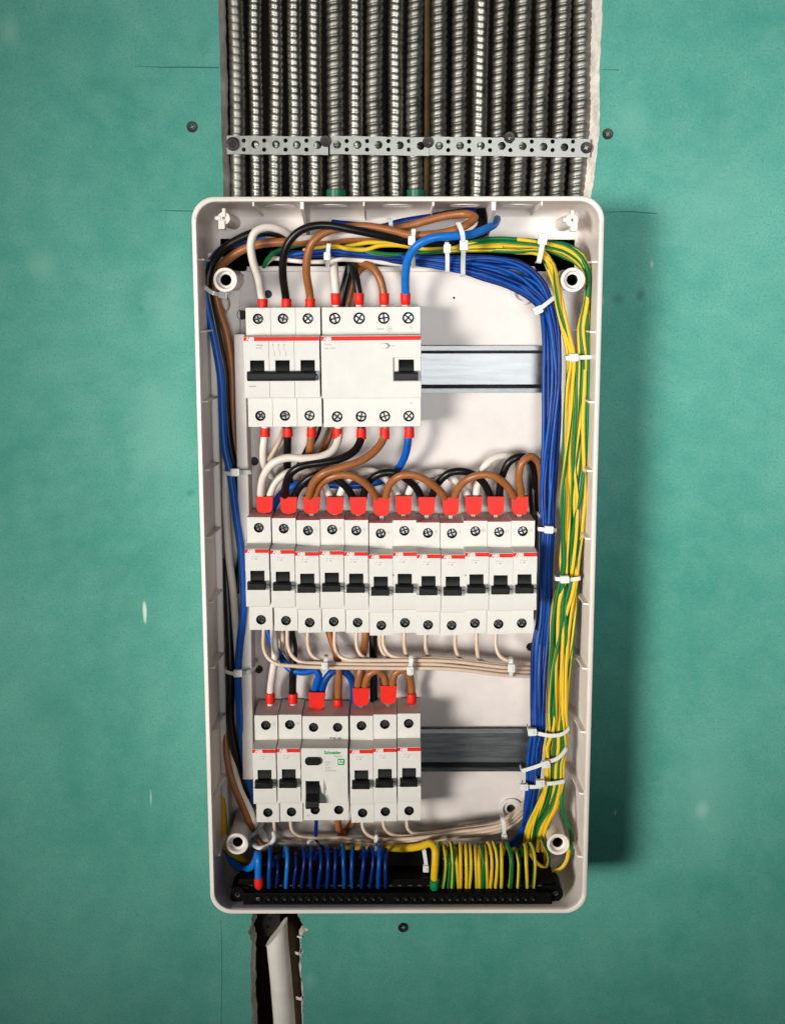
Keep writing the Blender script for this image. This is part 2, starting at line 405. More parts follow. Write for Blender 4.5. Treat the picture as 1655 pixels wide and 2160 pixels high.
# pen lines on the board
for pts in ([(285, 139), (340, 141), (400, 141), (462, 142)], [(335, 443), (370, 444), (412, 445)], [(1267, 146), (1305, 147)], [(1270, 447), (1330, 446), (1385, 450)],
            [(466, 1940), (468, 2050), (466, 2165)]):
    q = [P(x, y, 0) for x, y in pts]; wd = [0.25] + [0.8] * (len(q) - 2) + [0.7]
    if pts[0][0] < 300: wd = [.2, .7, 1.0, .9]
    if pts[0][1] > 1900: wd = [.25, .3, .3]
    vs = []; fs = []
    vert = pts[0][1] > 1900
    for v, ww in zip(q, wd):
        o_ = Vector((ww / 2, 0, 0)) if vert else Vector((0, 0, ww / 2)); vs += [v + o_ + Vector((0, .15, 0)), v - o_ + Vector((0, .15, 0))]
    for i in range(len(q) - 1): fs.append((2 * i, 2 * i + 1, 2 * i + 3, 2 * i + 2))
    MB().add(vs, fs).build('pen_line', M['pen'], parent=wall, smooth=False)

def screw_head(name, px, py, D, r, material, label, parent=None, cat='screw', group=None, rot=.4):
    c = P(px, py, D)
    mb = MB(); mb.lathe((c.x, D, c.z), [(r * .35, -7), (r * .55, -2.5), (r, -.1), (r, .35), (r * .93, .55), (r * .45, .35), (r * .4, -.9)], seg=24)
    for k in range(4):
        a = rot + k * math.pi / 2
        u = Vector((math.cos(a), 0, math.sin(a))); v = Vector((-math.sin(a), 0, math.cos(a))); cc = Vector((c.x, D, c.z))
        p = [cc + u * r * .12 + v * r * .12, cc + u * r * .42 + v * r * .10, cc + u * r * .3 + v * r * .3, cc + u * r * .10 + v * r * .42]
        mb.hexa([q + Vector((0, .5, 0)) for q in p], [q + Vector((0, -.6, 0)) for q in p])
    o = mb.build(name, material, origin=(c.x, D, c.z)) if parent is None else mb.build(name, material, parent=parent)
    if parent is None: tag(o, label, cat, group)
    return o
screw_head('drywall_screw', 405, 267, 0.1, 4.0, M['phosphate'], 'black drywall screw in the green board left of the metal conduits')
screw_head('drywall_screw', 1281, 282, 0.1, 4.0, M['phosphate'], 'black drywall screw in the green board right of the metal conduits', rot=.9)
screw_head('drywall_screw', 850, 1957, 0.1, 4.2, M['phosphate'], 'black drywall screw in the green board just below the box', rot=.2)

# ------------------------------------------------------------------ metal conduits
CON = [(497, 501, 503, 32, 0), (538, 540, 543, 29, 1), (581, 582, 582, 31, 1), (621, 623, 625, 31, 1), (663, 665, 666, 32, 1), (706, 707, 709, 36, 2), (750, 749, 752, 32, 1),
       (791, 790, 793, 35, 2), (836, 834, 836, 33, 1), (877, 873, 877, 33, 2), (926, 925, 923, 33, 2), (971, 968, 964, 33, 2), (1016, 1011, 1007, 33, 1), (1058, 1051, 1047, 31, 2),
       (1104, 1098, 1091, 36, 2), (1146, 1141, 1132, 33, 2), (1189, 1183, 1173, 33, 2), (1228, 1225, 1215, 38, 2)]
def conduit(i, x0, x1, x2, wpx, kind):
    Dc = -9.5 - (i % 3) * .8; rw = random.Random(i); jx = [rw.uniform(-1.6, 1.6) for _ in range(4)]
    pts = spline([P(x0 + (x0 - x1) * .6, -120, Dc), P(x0, 0, Dc), P((x0 * .55 + x1 * .45) + jx[0], 105, Dc - .6), P(x1 + jx[1], 215, Dc + .3), P((x1 + x2) / 2 + jx[2] * .5, 330, Dc), P(x2, 410, Dc), P(x2 + (x2 - x1) * .6, 500, Dc - 1)], step=6)
    R = wpx / 2.87 / 2 * 1.06; pitch = 5.6 if kind != 1 else 4.9; nseg = 30; per = 8
    L = [0]
    for a, b in zip(pts[:-1], pts[1:]): L.append(L[-1] + (b - a).length)
    tot = L[-1]; rows = int(tot / pitch * per); mb = MB(); vs = []; j = 0
    ph = random.random()
    for r in range(rows + 1):
        s = tot * r / rows
        while j < len(L) - 2 and L[j + 1] < s: j += 1
        t = (s - L[j]) / (L[j + 1] - L[j]); c = pts[j].lerp(pts[j + 1], t)
        for k in range(nseg):
            a = 2 * math.pi * k / nseg
            f = (s / pitch + a / (2 * math.pi) * (-1 if kind == 2 else 1) * 1 + ph) % 1.0
            # interlocked strip: a rounded crown, a short sharp fall, a flat root
            h = math.sin(math.pi * min(f / .80, 1)) ** .38 if f < .80 else 0.0
            if kind == 1: h = max(h, .55 * math.sin(math.pi * (f - .80) / .20)) if f > .80 else h
            amp = (.35, .55, .72)[kind]
            rad = R - amp + amp * h
            vs.append((c.x + rad * math.cos(a), c.y + rad * math.sin(a), c.z))
    fs = [(r * nseg + k, r * nseg + (k + 1) % nseg, (r + 1) * nseg + (k + 1) % nseg, (r + 1) * nseg + k) for r in range(rows) for k in range(nseg)]
    mb.add(vs, fs); o0 = P(x0, 0, Dc)
    look = ['dull grey smooth-ribbed', 'bright shiny ribbed', 'grey spiral-wound'][kind]
    o = mb.build('metal_conduit', M['conduit'] if kind == 1 else M['conduit2'], origin=tuple(o0), angle=75, recalc=False)
    tag(o, '%s metal conduit, %s from the left of the row entering the box top' % (look, ORD[i]), 'conduit', 'flexible metal conduits above the box')
    return o
for i, c_ in enumerate(CON):
    o = conduit(i, *c_)
    if i in (5, 9):
        q = P(c_[2], 404, -8); r = c_[3] / 2.87 / 2 + 1.2
        MB().lathe((q.x, -8, q.z), [(r, -5), (r, 1.2), (r * .8, 2.0)], axis='z').build('bushing', M['green_plastic'], parent=o)

# perforated hanger straps
def strapband(x0, y0, x1, y1, D, big, small, label, tail=0):
    n_ = 14; a = P(x0, y0, D); b = P(x1, y1, D); d = (b - a); L_ = d.length; ux = Vector((d.x, d.z)).normalized(); nz = Vector((-ux.y, ux.x)); h = 6.6
    def w2(px, py): q = P(px, py, D); return (q.x, q.z)
    out = []
    for k in range(n_ + 1):
        p = Vector((a.x, a.z)).lerp(Vector((b.x, b.z)), k / n_) + nz * (h + .15 * math.sin(k * 2.1)); out.append(tuple(p))
    for k in range(n_, -1, -1):
        p = Vector((a.x, a.z)).lerp(Vector((b.x, b.z)), k / n_) - nz * (h + .15 * math.cos(k * 1.7)); out.append(tuple(p))
    holes = [circle(*w2(*q), 2.95, 18) for q in big] + [circle(*w2(*q), 1.6, 12) for q in small]
    mb = MB().plate(out, holes, D - 1.0, D)
    c = ((a + b) / 2); o = mb.build('perforated_strap', M['strap'], origin=(c.x, D, c.z), bevel=.15, bseg=1)
    return tag(o, label, 'strap', 'perforated steel straps across the conduits')
def pairs(xs, ya, yb): return [(x, ya) for x in xs] + [(x, yb) for x in xs]
strapband(478, 305, 692, 307, -1.8, [(538, 304), (582, 304), (626, 305), (670, 305)], pairs([514, 557, 602, 646], 296, 315), 'leftmost perforated steel strap holding the five left conduits')
strapband(696, 305, 905, 309, -1.8, [(711, 305), (754, 305), (798, 305), (843, 306), (887, 307)], pairs([731, 774, 819, 862], 297, 315), 'middle perforated steel strap between the two overlapping black screws')
strapband(906, 307, 1244, 312, -1.2, [(926, 307), (970, 307), (1014, 307), (1058, 307), (1102, 308), (1146, 309), (1190, 310)], pairs([945, 989, 1033, 1076, 1121, 1165, 1208], 298, 316), 'longest perforated steel strap holding the right-hand conduits')
for j, (x, y, lab) in enumerate(((491, 303, 'black washer-head screw at the left end of the perforated strap'), (687, 297, 'black washer-head screw between the left and middle straps'),
                  (903, 299, 'black washer-head screw between the middle and right straps'), (1074, 289, 'black washer-head screw above the long strap between conduits'),
                  (1236, 311, 'black washer-head screw at the right end of the long strap'))):
    screw_head('strap_screw', x, y, -.6, 4.2 if j else 5.0, M['phosphate'], lab, rot=j * .5, group='black screws holding the perforated straps')

# plastic pipe and bracket in the lower channel
pp = spline([P(582, 1915, -10), P(584, 1975, -10), P(592, 2060, -10), P(600, 2160, -10), P(612, 2330, -10)], step=4)
q0 = P(584, 1975, -10)
mb = MB(); r = 9.2
mb.tube(pp, r, seg=32)
cutp = Vector(pp[0])
for i, v in enumerate(mb.v):       # slanted saw cut at the top end
    zz = q0.z + 13 + (v[0] - q0.x) * 1.35 - 9.0
    if v[2] > zz: mb.v[i] = (v[0], v[1], zz)
o = mb.build('plastic_pipe', M['pvc'], origin=tuple(q0)); tag(o, 'cream plastic pipe with a slanted cut end in the lower wall channel', 'pipe')
q = P(560, 1950, -16)
mb = MB().plate(rect(q.x - 10, q.x + 12, q.z - 11, q.z + 60), [circle(q.x + 3.5, q.z + 6.5, 2.6, 16), circle(q.x + 2.2, q.z - 2.2, 1.5, 12), circle(q.x - 4, q.z + 1, .9, 10), circle(q.x + 3.5, q.z + 20, 2.6, 16)], -17, -16)
br = mb.build('metal_bracket', M['phosphate'], origin=tuple(q), bevel=.15, bseg=1); tag(br, 'dark perforated bracket behind the pipe end just below the box', 'bracket')
MB().box(q.x - 1, q.x + 8, -24, -23, q.z - 6, q.z + 26).build('backing_tab', M['chassis'], parent=br)

# ------------------------------------------------------------------ the box
RIM = 80.0
XL, XR, ZT, ZB = -137.4, 145.6, 64.2, -462.3
box = empty('electrical_box', (0, 0, -200), 'open white plastic electrical box on green board, full of breakers and wires', 'electrical box')
def ringv(inset, D, r):
    pts = rrect(XL + inset, XR - inset, ZB + inset, ZT - inset, max(r, .5), 10)
    return [(x, D, z) for x, z in pts]
def loft(mb, rings, closed_end=None):
    n_ = len(rings[0]); vs = [v for r_ in rings for v in r_]; fs = []
    for i in range(len(rings) - 1):
        for k in range(n_): fs.append((i * n_ + k, i * n_ + (k + 1) % n_, (i + 1) * n_ + (k + 1) % n_, (i + 1) * n_ + k))
    mb.add(vs, fs)
mb = MB()
loft(mb, [ringv(2.0, 0.3, 14), ringv(1.2, 30, 15), ringv(.6, 72, 15), ringv(.55, 74, 15), ringv(0, 74.4, 16), ringv(0, 79.4, 16), ringv(.5, RIM, 15.7), ringv(2.9, RIM, 14.3), ringv(3.3, 79.5, 14),
              ringv(3.5, 76, 13), ringv(3.7, 50, 13), ringv(4.2, 16, 13), ringv(5.2, 11, 12), ringv(8, 8.6, 10), ringv(10, 8.2, 9)])
mb.build('casing', M['shell'], parent=box, angle=50)
# floor of the box with the cable entry opening near the top
fl = rrect(XL + 10, XR - 10, ZB + 10, ZT - 10, 9, 10)
a = P(458, 503, 8.2); b = P(1213, 505, 8.2); c_ = P(1213, 572, 8.2); d = P(480, 572, 8.2)
hole = [(a.x, a.z), (b.x, b.z), (c_.x, c_.z), (d.x, d.z), (P(462, 516, 8).x, P(462, 516, 8).z)]
MB().plate(fl, [hole], 5.2, 8.2).build('base_panel', M['shell'], parent=box)
# gusset ribs
def rib_top(px, back, front, th, D0=9):
    x = P(px, 430, RIM).x; z = ZT - 3.2
    MB().hexa([(x - th / 2, D0, z + 1), (x - th / 2, D0, z - back), (x - th / 2, RIM - 3.5, z - front), (x - th / 2, RIM - 3.5, z + 1)],
              [(x + th / 2, D0, z + 1), (x + th / 2, D0, z - back), (x + th / 2, RIM - 3.5, z - front), (x + th / 2, RIM - 3.5, z + 1)]).build('rib', M['shell'], parent=box, bevel=.3)
for px, bk, ft, th in ((533, 6, 3, 1.2), (636, 20, 5, 2.6), (767, 9, 3, 1.2), (914, 9, 3, 1.4), (1042, 22, 6, 3.0), (1144, 6, 3, 1.2)): rib_top(px, bk, ft, th)
def rib_side(py, side, w_=3.0):
    z = P(430 if side < 0 else 1240, py, RIM - 6).z; x = XL + 3.0 if side < 0 else XR - 3.0
    s_ = -side
    MB().hexa([(x - s_, 10, z + .7), (x + s_ * 7, 10, z + .7), (x + s_ * w_, 60, z + .7), (x + s_ * w_, RIM - 6, z + .7), (x - s_, RIM - 4, z + .7)],
              [(x - s_, 10, z - .7), (x + s_ * 7, 10, z - .7), (x + s_ * w_, 60, z - .7), (x + s_ * w_, RIM - 6, z - .7), (x - s_, RIM - 4, z - .7)]).build('rib', M['shell'], parent=box, bevel=.3)
for py in (547, 699, 847, 992, 1134, 1271, 1409, 1542, 1675, 1805): rib_side(py, -1, 4.2)
for py in (552, 700, 848, 993, 1136, 1274, 1410, 1544, 1674, 1807): rib_side(py, 1, 4.2)
# long inner ledges of the side walls
for side in (-1,):
    x = XL + 4 if side < 0 else XR - 4; s_ = -side
    x0, x1 = sorted((x, x + s_ * 5.0))
    MB().box(x0, x1, 8, 34, ZB + 30, ZT - 36).build('ledge', M['shell'], parent=box, bevel=1.2, bseg=3)
# knock-out rings pressed into the top wall
for px in (590, 700, 836, 980, 1090):
    x = P(px, 430, 50).x; z = ZT - 3.6
    mb = MB(); vs = []; fs = []; ns = 32
    for rr_, dz in ((11.2, 0.2), (11.0, -.7), (10.2, -.7), (10.0, .2)):
        for k in range(ns):
            t_ = 2 * math.pi * k / ns; vs.append((x + rr_ * math.cos(t_), 46 + rr_ * math.sin(t_), z + dz))
    for i in range(3):
        for k in range(ns): fs.append((i * ns + k, i * ns + (k + 1) % ns, (i + 1) * ns + (k + 1) % ns, (i + 1) * ns + k))
    mb.add(vs, fs).build('knockout', M['shell'], parent=box)
# screw posts of the cover
for px, py in ((475, 590), (1208, 590), (500, 1781), (1177, 1782)):
    c = P(px, py, 65)
    pst = MB().lathe((c.x, 0, c.z), [(7.6, 8), (7.2, 61), (8.3, 61.4), (8.5, 62), (8.5, 64.6), (8.1, 65.1), (6.6, 65.1), (6.0, 64.3), (5.6, 62.2), (4.0, 61.2), (4.0, 45)], seg=40).build('screw_post', M['shell'], parent=box)
    MB().lathe((c.x, 0, c.z), [(3.97, 46), (3.97, 60.6), (3.5, 60.4), (3.5, 46)], seg=24).build('threaded_insert', M['phosphate'], parent=pst)
for px, py, s_ in ((472, 460, 1), (1206, 464, -1)):
    c = P(px, py, 66)
    cl = MB().lathe((c.x, 0, c.z), [(5.2, 8), (4.6, 65), (4.2, 66), (1.1, 66), (1.0, 60)], seg=28).build('cover_clip', M['shell'], parent=box)
    mb = MB()
    mb.box(c.x - 1.1, c.x + 1.4, 58, 67.0, c.z + 1, c.z + 6.8)
    mb.box(c.x - s_ * 1.5 - 2.3, c.x - s_ * 1.5 + 2.3, 58, 67.2, c.z - 7.5, c.z - 1.5)
    mb.box(c.x - 6.2, c.x - 2.0, 58, 66.6, c.z - 1.2, c.z + 1.5)
    mb.build('clip_hook', M['shell'], parent=cl, bevel=.5)
# chassis plate on which the rails sit
A = lambda px, py, D=16.0: (P(px, py, D).x, P(px, py, D).z)
outl = [A(505, 600), A(520, 568), A(1130, 568), A(1150, 640), A(1152, 1760), A(1130, 1793), A(548, 1793), A(522, 1740)]
hl = [circle(*A(565, 620), 3.1), circle(*A(957, 628), .9, 12), circle(*A(536, 973), 3.4), circle(*A(545, 1412), 3.5), circle(*A(531, 1583), 4.0), circle(*A(1119, 1365), 3.5), circle(*A(1077, 1706), 3.4), circle(*A(511, 664), 3.6)]
MB().plate(outl, hl, 14.5, 16.0).build('mounting_plate', M['chassis'], parent=box, bevel=.25)
MB().plate([A(514, 1786, 18), A(1146, 1786, 18), A(1146, 1776, 18), A(514, 1776, 18)], [], 14, 20).build('plate_flange', M['chassis'], parent=box, bevel=.8)
MB().plate([A(520, 573, 19), A(1128, 573, 19), A(1128, 561, 19), A(520, 561, 19)], [], 15, 19.5).build('plate_flange', M['chassis'], parent=box, bevel=.8)
MB().plate(circle(*A(1077, 1706, 16.5), 8.8, 32), [circle(*A(1077, 1706, 16.5), 6.4, 32)], 15.8, 18.2).build('hole_collar', M['chassis'], parent=box, bevel=.4)
MB().plate(circle(*A(1100, 618, 16.5), 8.5, 32), [circle(*A(1100, 618, 16.5), 5.4, 32)], 15.8, 19.5).build('hole_collar', M['chassis'], parent=box, bevel=.4)
MB().plate(circle(*A(462, 640, 10), 8.5, 32), [circle(*A(470, 655, 10), 3.6, 32)], 8, 24).build('hole_collar', M['chassis'], parent=box, bevel=1.2, bseg=3)
def side_frame(p):
    pts = [(P(x, y, 42).x, P(x, y, 42).z) for x, y in p]
    MB().plate(pts, [], 16, 42).build('side_frame', M['chassis'], parent=box, bevel=.5)
side_frame([(493, 705), (515, 705), (527, 1130), (534, 1645), (512, 1645), (503, 1120)])
side_frame([(1136, 1085), (1156, 1085), (1152, 1400), (1134, 1400)])
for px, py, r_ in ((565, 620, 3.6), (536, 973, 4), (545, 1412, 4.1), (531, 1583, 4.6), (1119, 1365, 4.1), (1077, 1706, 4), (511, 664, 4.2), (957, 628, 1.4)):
    c = P(px, py, 16); MB().lathe((c.x, 0, c.z), [(r_, 8), (r_, 14.3), (r_ * .5, 14.0), (r_ * .45, 12)], seg=20).build('plate_hole_shade', M['well'], parent=box)  # black discs added behind the plate holes to make them read dark
# zinc rails
def rail(px0, px1, zc, D0=16.2):
    x0 = P(px0, 800, 20).x; x1 = P(px1, 800, 20).x
    r_ = MB()
    prof = [(-17.5, 6.0), (-17.3, 7.2), (-14.1, 7.4), (-13.5, 6.9), (-12.2, 1.7), (-11.5, 1.2), (11.5, 1.2), (12.2, 1.7), (13.5, 6.9), (14.1, 7.4), (17.3, 7.2), (17.5, 6.0), (14.6, 6.2), (13.0, .2), (-13.0, .2), (-14.6, 6.2)]
    r_.hexa([(x0, D0 + d_, zc + z_) for z_, d_ in prof], [(x1, D0 + d_, zc + z_) for z_, d_ in prof])
    r_.build('mounting_rail', M['rail'], parent=box, angle=14)
rail(520, 1150, -57.2); rail(520, 1145, -205.0); rail(535, 1145, -354.4)

# ------------------------------------------------------------------ breakers
def screw_in_well(parent, x, z, D, r=3.7, bright=False, rot=0.5):
    wl = MB()
    ns = 24; vs = []; fs = []
    for rad, d_ in ((r + .02, D - .35), (r - .25, D - .5), (r - .3, D - 7.5), (0.02, D - 7.5)):
        for k in range(ns):
            t_ = 2 * math.pi * k / ns; vs.append((x + rad * math.cos(t_), d_, z + rad * math.sin(t_)))
    for i in range(3):
        for k in range(ns): fs.append((i * ns + k, i * ns + (k + 1) % ns, (i + 1) * ns + (k + 1) % ns, (i + 1) * ns + k))
    wl.add(vs, fs); wl.lathe((x, 0, z), [(r - .75, D - 6), (r - .75, D - (2.3 if bright else 3.5)), (.3, D - (2.3 if bright else 3.5))], seg=20); w_ = wl.build('well_shade_liner', M['well'], parent=parent); kid(parent, w_)  # black liner stands for the shade deep in the screw hole
    sm = MB(); rr_ = r - .75; Ds = D - (2.0 if bright else 3.2)
    for k in range(4):
        a0 = rot + k * math.pi / 2; q = []
        for rad, da in ((.32, .25), (.95, .13), (.98, math.pi / 4), (.95, math.pi / 2 - .13), (.32, math.pi / 2 - .25)):
            q.append((x + rr_ * rad * math.cos(a0 + da), z + rr_ * rad * math.sin(a0 + da)))
        cu = sum(u for u, v in q) / 5; cv = sum(v for u, v in q) / 5
        sm.hexa([(cu + (u - cu) * .8, Ds + .5 + .12 * ((k * 7) % 3), cv + (v - cv) * .8) for u, v in q], [(u, Ds - .3, v) for u, v in q])
    s_ = sm.build('screw', M['steel'] if bright else M['dark_steel'], parent=w_); kid(w_, s_)

def handle(parent, x0, x1, xb0, xb1, zt=6.1, zs=-1.6, zb=-7.3, Dtop=72.0, Dbar=79.5, name='toggle'):
    mb = MB()
    xs = (x0, x1)
    prof = [(68, zt), (70.5, zt - .2), (71.8, zt - 2.4), (72.6, zs), (72.6, zb + .4), (68, zb + .4)]
    mb.hexa([(x0, D, z) for D, z in prof], [(x1, D, z) for D, z in prof])
    bar = [(71.2, zs), (77.6, zs + .5), (Dbar, zs - .7), (Dbar, zb + .8), (77.8, zb), (71.2, zb)]
    mb.hexa([(xb0, D, z) for D, z in bar], [(xb1, D, z) for D, z in bar])
    o = mb.build(name, M['toggle'], parent=parent, bevel=.35); kid(parent, o); return o

def scribbles(parent, x, z, rows, name='printed_rating'):
    """rows of tiny unreadable rating print"""
    mb = MB(); zz = z
    for row in rows:
        xx = x
        for wd in row:
            if wd > 0: mb.box(xx, xx + wd * .8, 75.0, 75.05, zz, zz + .75 if wd < 1.2 else zz + .3); xx += wd
            else: xx -= wd
        zz -= 1.9
    o = mb.build(name, M['grey_print'], parent=parent, smooth=False); kid(parent, o)

def pole_body(parent, x0, x1, holes_top, holes_bot, windows, name='body', r=3.7, seamless=True):
    mb = MB()
    mb.box(x0, x1, 20, 48, -42.5, 42.5)
    mb.plate(rect(x0, x1, 23.3, 42.5), [circle(x, z, r, 24) for x, z in holes_top], 48, 57)
    mb.plate(rect(x0, x1, -42.5, -20.4), [circle(x, z, r, 24) for x, z in holes_bot], 48, 57)
    # front step with a slightly sloping shoulder
    up_ = [(48, 23.3), (57, 23.3), (73.6, 22.9), (75, 22.5), (75, 6.4), (48, 6.4)]
    mb.hexa([(x0, D, z) for D, z in up_], [(x1, D, z) for D, z in up_])
    lo_ = [(48, -20.4), (74.6, -20.4), (75, -20.0), (75, -7.6), (48, -7.6)]
    mb.hexa([(x0, D, z) for D, z in lo_], [(x1, D, z) for D, z in lo_])
    mb.plate(rect(x0, x1, -7.6, 6.4), [rect(a_, b_, -7.3, 6.1) for a_, b_ in windows], 48, 73.6)
    o = mb.build(name, M['device'], parent=parent, bevel=.3); kid(parent, o); return o

def abb_stripe(parent, x0, x1, z=19.6, h=2.7, lx=1.9):
    s_ = MB().box(x0 + .15, x1 - .15, 74.9, 75.12, z, z + h).build('red_stripe', M['red'], parent=parent); kid(parent, s_)
    t_ = text('ABB', 3.3, x0 + lx, 75.16, z + .22, M['white_print'], s_, bold=.11, spacing=.92); kid(s_, t_)
    return s_

# --- single-pole prototype
proto = empty('circuit_breaker', (0, 0, 0))
pole_body(proto, 0.12, 17.35, [(8.6, 34.7)], [(8.8, -34.8)], [(3.5, 13.8)])
abb_stripe(proto, 0, 17.4)
handle(proto, 3.7, 13.6, 1.7, 14.8)
screw_in_well(proto, 8.6, 34.7, 57, rot=.35); screw_in_well(proto, 8.8, -34.8, 57, rot=.9)
scribbles(proto, 5.2, 16.6, [(.7, -.8, 1.4, 1.4, 1.2), (.5, -1.6, .5, .6, .5)])
kid(proto, MB().tube([Vector((14.6, 76.2, -3.6)), Vector((17.45, 75.2, -4.4))], .22, seg=8).build('linkage_pin', M['dark_steel'], parent=proto))
kid(proto, MB().box(8.75, 8.90, 56.9, 57.05, -42.2, -38.6).build('mould_seam', M['grey_print'], parent=proto, smooth=False))

def place(dev, xl, ys, rot=0.0, zs=22.3):
    q = P(xl, ys, 75); dev.location = (q.x * S, 0, EYE + (q.z - zs) * S); dev.rotation_euler = (0, rot, 0)
row2 = [(516, 1158.6), (569.8, 1160.6), (621.6, 1164.8), (673.6, 1162.7), (725.3, 1164.8), (777.3, 1170.9), (828.2, 1165.2), (878.5, 1169.9), (929.9, 1170.9), (980.2, 1166.2), (1031.4, 1168.2), (1082, 1166.2)]
digits = ['', '', '3', '4', '5', '6', '7', '8', '9', '10', '11', '12']
firstused = False
for i, (x, y) in enumerate(row2):
    o = copy_tree(proto); place(o, x, y, rot=-.002 + random.uniform(-.003, .003))
    tag(o, '%s circuit breaker from the left in the middle row%s' % (ORD[i], (', number %s pencilled on it' % digits[i]) if digits[i] else ''), 'circuit breaker', 'single-pole breakers in the middle row')
    if digits[i]:
        ORG[o.name] = (0, 0, 0)
        text(digits[i], 3.4, 13.4 if len(digits[i]) == 1 else 12.7, 57.04, 34.6, M['pencil'], o, spacing=.8, rot=.12, name='pencilled_number')
row3 = [(531.8, 1581.5), (583.2, 1580), (737, 1582.4), (786.7, 1579.5), (838.0, 1577.6)]
lab3 = ['leftmost circuit breaker of the bottom row, number 13 pencilled on it', 'second circuit breaker of the bottom row, left of the device with the green logo',
        'circuit breaker of the bottom row just right of the device with the green logo', 'circuit breaker of the bottom row, second from its right end', 'rightmost circuit breaker of the bottom row, beside the dark rail']
for i, (x, y) in enumerate(row3):
    o = copy_tree(proto); place(o, x, y, rot=-.001 + random.uniform(-.003, .003))
    tag(o, lab3[i], 'circuit breaker', 'single-pole breakers in the bottom row')
    ORG[o.name] = (0, 0, 0)
    if i < 2: text(['13', '14'][i], 3.6, 12.4, 57.04, 34.8, M['pencil'], o, spacing=.8, rot=.1, name='pencilled_number')
def kill(o):
    for c in KIDS.get(o.name, []): kill(c)
    bpy.data.objects.remove(o)
kill(proto)

# --- three-pole breaker
t3 = empty('three_pole_breaker', (0, 0, 0), 'three-pole main breaker with one wide black toggle, top left', 'circuit breaker')
for k in range(3):
    x0 = k * 17.75
    pole_body(t3, x0 + .1, x0 + 17.65, [(x0 + 8.8, 34.7)], [(x0 + 8.9, -34.6)], [(x0 + 4.2, x0 + 14.3)], r=3.75)
    screw_in_well(t3, x0 + 8.8, 34.7, 57, r=3.75, rot=.3 + k); screw_in_well(t3, x0 + 8.9, -34.6, 57, r=3.75, rot=.8 + k, bright=(k == 2))
    prof = [(68, 5.9), (70.5, 5.7), (72.2, 3), (72.8, -1.6), (72.8, -7.0), (68, -7.0)]
    MB().hexa([(x0 + 4.4, D, z) for D, z in prof], [(x0 + 14.1, D, z) for D, z in prof]).build('toggle', M['toggle'], parent=t3, bevel=.35)
bar = [(71.5, -1.6), (78, -1.3), (80, -2.4), (80.3, -6.8), (78, -8.2), (71.5, -8.2)]
MB().hexa([(2.4, D, z) for D, z in bar], [(50.6, D, z) for D, z in bar]).build('tie_bar', M['toggle'], parent=t3, bevel=.5)
MB().tube([Vector((50.4, 75.5, -3.8)), Vector((51.6, 75.5, -4.6)), Vector((52.0, 75.3, -6.2)), Vector((51.2, 75.3, -7.4))], .4, seg=8).build('spring_clip', M['steel'], parent=t3)
abb_stripe(t3, .1, 53.1, z=19.7, h=2.7, lx=1.9)
scribbles(t3, 9.0, 16.4, [(.8, .7, .9, .8, .7, .9), (.9, .8, -.4, .9, .8)]); scribbles(t3, 3.2, -12.4, [(.6, .5, .7, .5, .7, .6, .5, .7, .5)])
for k in range(3):     # the switch symbol printed on the middle pole
    x = 20.8 + k * 3.9; mb = MB()
    pl = [(x, 18.0), (x, 15.2), (x - .25, 14.6), (x + .9, 12.2), (x + .9, 8.8)]
    for (ax, az), (bx, bz) in zip(pl[:-1], pl[1:]):
        mb.hexa([(ax - .12, 75.04, az), (ax + .12, 75.04, az), (bx + .12, 75.04, bz), (bx - .12, 75.04, bz)], [(ax - .12, 74.9, az), (ax + .12, 74.9, az), (bx + .12, 74.9, bz), (bx - .12, 74.9, bz)])
    mb.box(x - .35, x + .35, 74.9, 75.05, 16.6, 17.2)
    mb.build('switch_symbol', M['grey_print'], parent=t3, smooth=False)
place(t3, 513, 711, rot=-.004, zs=22.4)

# --- four-pole residual current device
rc = empty('residual_current_breaker', (0, 0, 0), 'wide four-pole residual current breaker with a white test button, top row', 'circuit breaker')
mb = MB()
mb.box(0.1, 70.3, 20, 48, -42.8, 42.8)
X4 = [9.3, 26.7, 44.2, 61.6]; X4b = [9.9, 27.2, 44.3, 61.6]
mb.plate(rect(.1, 70.3, 23.3, 42.8), [circle(x, 34.9, 4.1, 24) for x in X4], 48, 57)
mb.plate(rect(.1, 70.3, -42.8, -20.6), [circle(x, -35.3, 3.9, 24) for x in X4b], 48, 57)
mb.plate([(.1, -20.6), (70.3, -20.6), (70.3, -8.8), (50.6, -8.8), (50.6, 7.8), (70.3, 7.8), (70.3, 23.2), (.1, 23.2)], [], 48, 75)
mb.plate(rect(50.65, 70.2, -8.75, 7.75), [rect(54.4, 65.2, -8.2, 6.2)], 48, 73.4)
mb.build('body', M['device'], parent=rc, bevel=.35)
for k in range(4):
    screw_in_well(rc, X4[k], 34.9, 57, r=4.1, bright=True, rot=.3 + k * .7); screw_in_well(rc, X4b[k], -35.3, 57, r=3.9, bright=True, rot=.9 + k * .5)
handle(rc, 54.7, 64.9, 51.4, 68.0, zt=5.8, zs=-2.3, zb=-8.3, Dbar=80)
abb_stripe(rc, .1, 70.2, z=19.9, h=2.9, lx=1.7)
tb = MB(); 
tb.hexa([(43.9 + 3.3 * math.cos(a_ * math.pi / 12), 77.2, 16.0 + 2.1 * math.sin(a_ * math.pi / 12)) for a_ in range(24)], [(43.9 + 3.3 * math.cos(a_ * math.pi / 12), 74.9, 16.0 + 2.1 * math.sin(a_ * math.pi / 12)) for a_ in range(24)])
tb.build('test_button', M['device'], parent=rc, bevel=.5, bseg=3)
text('F204 A', 1.7, 2.6, 75.05, 16.6, M['grey_print'], rc, name='printed_rating')
text('40A  0,03A', 1.7, 2.6, 75.05, 14.0, M['grey_print'], rc, name='printed_rating')
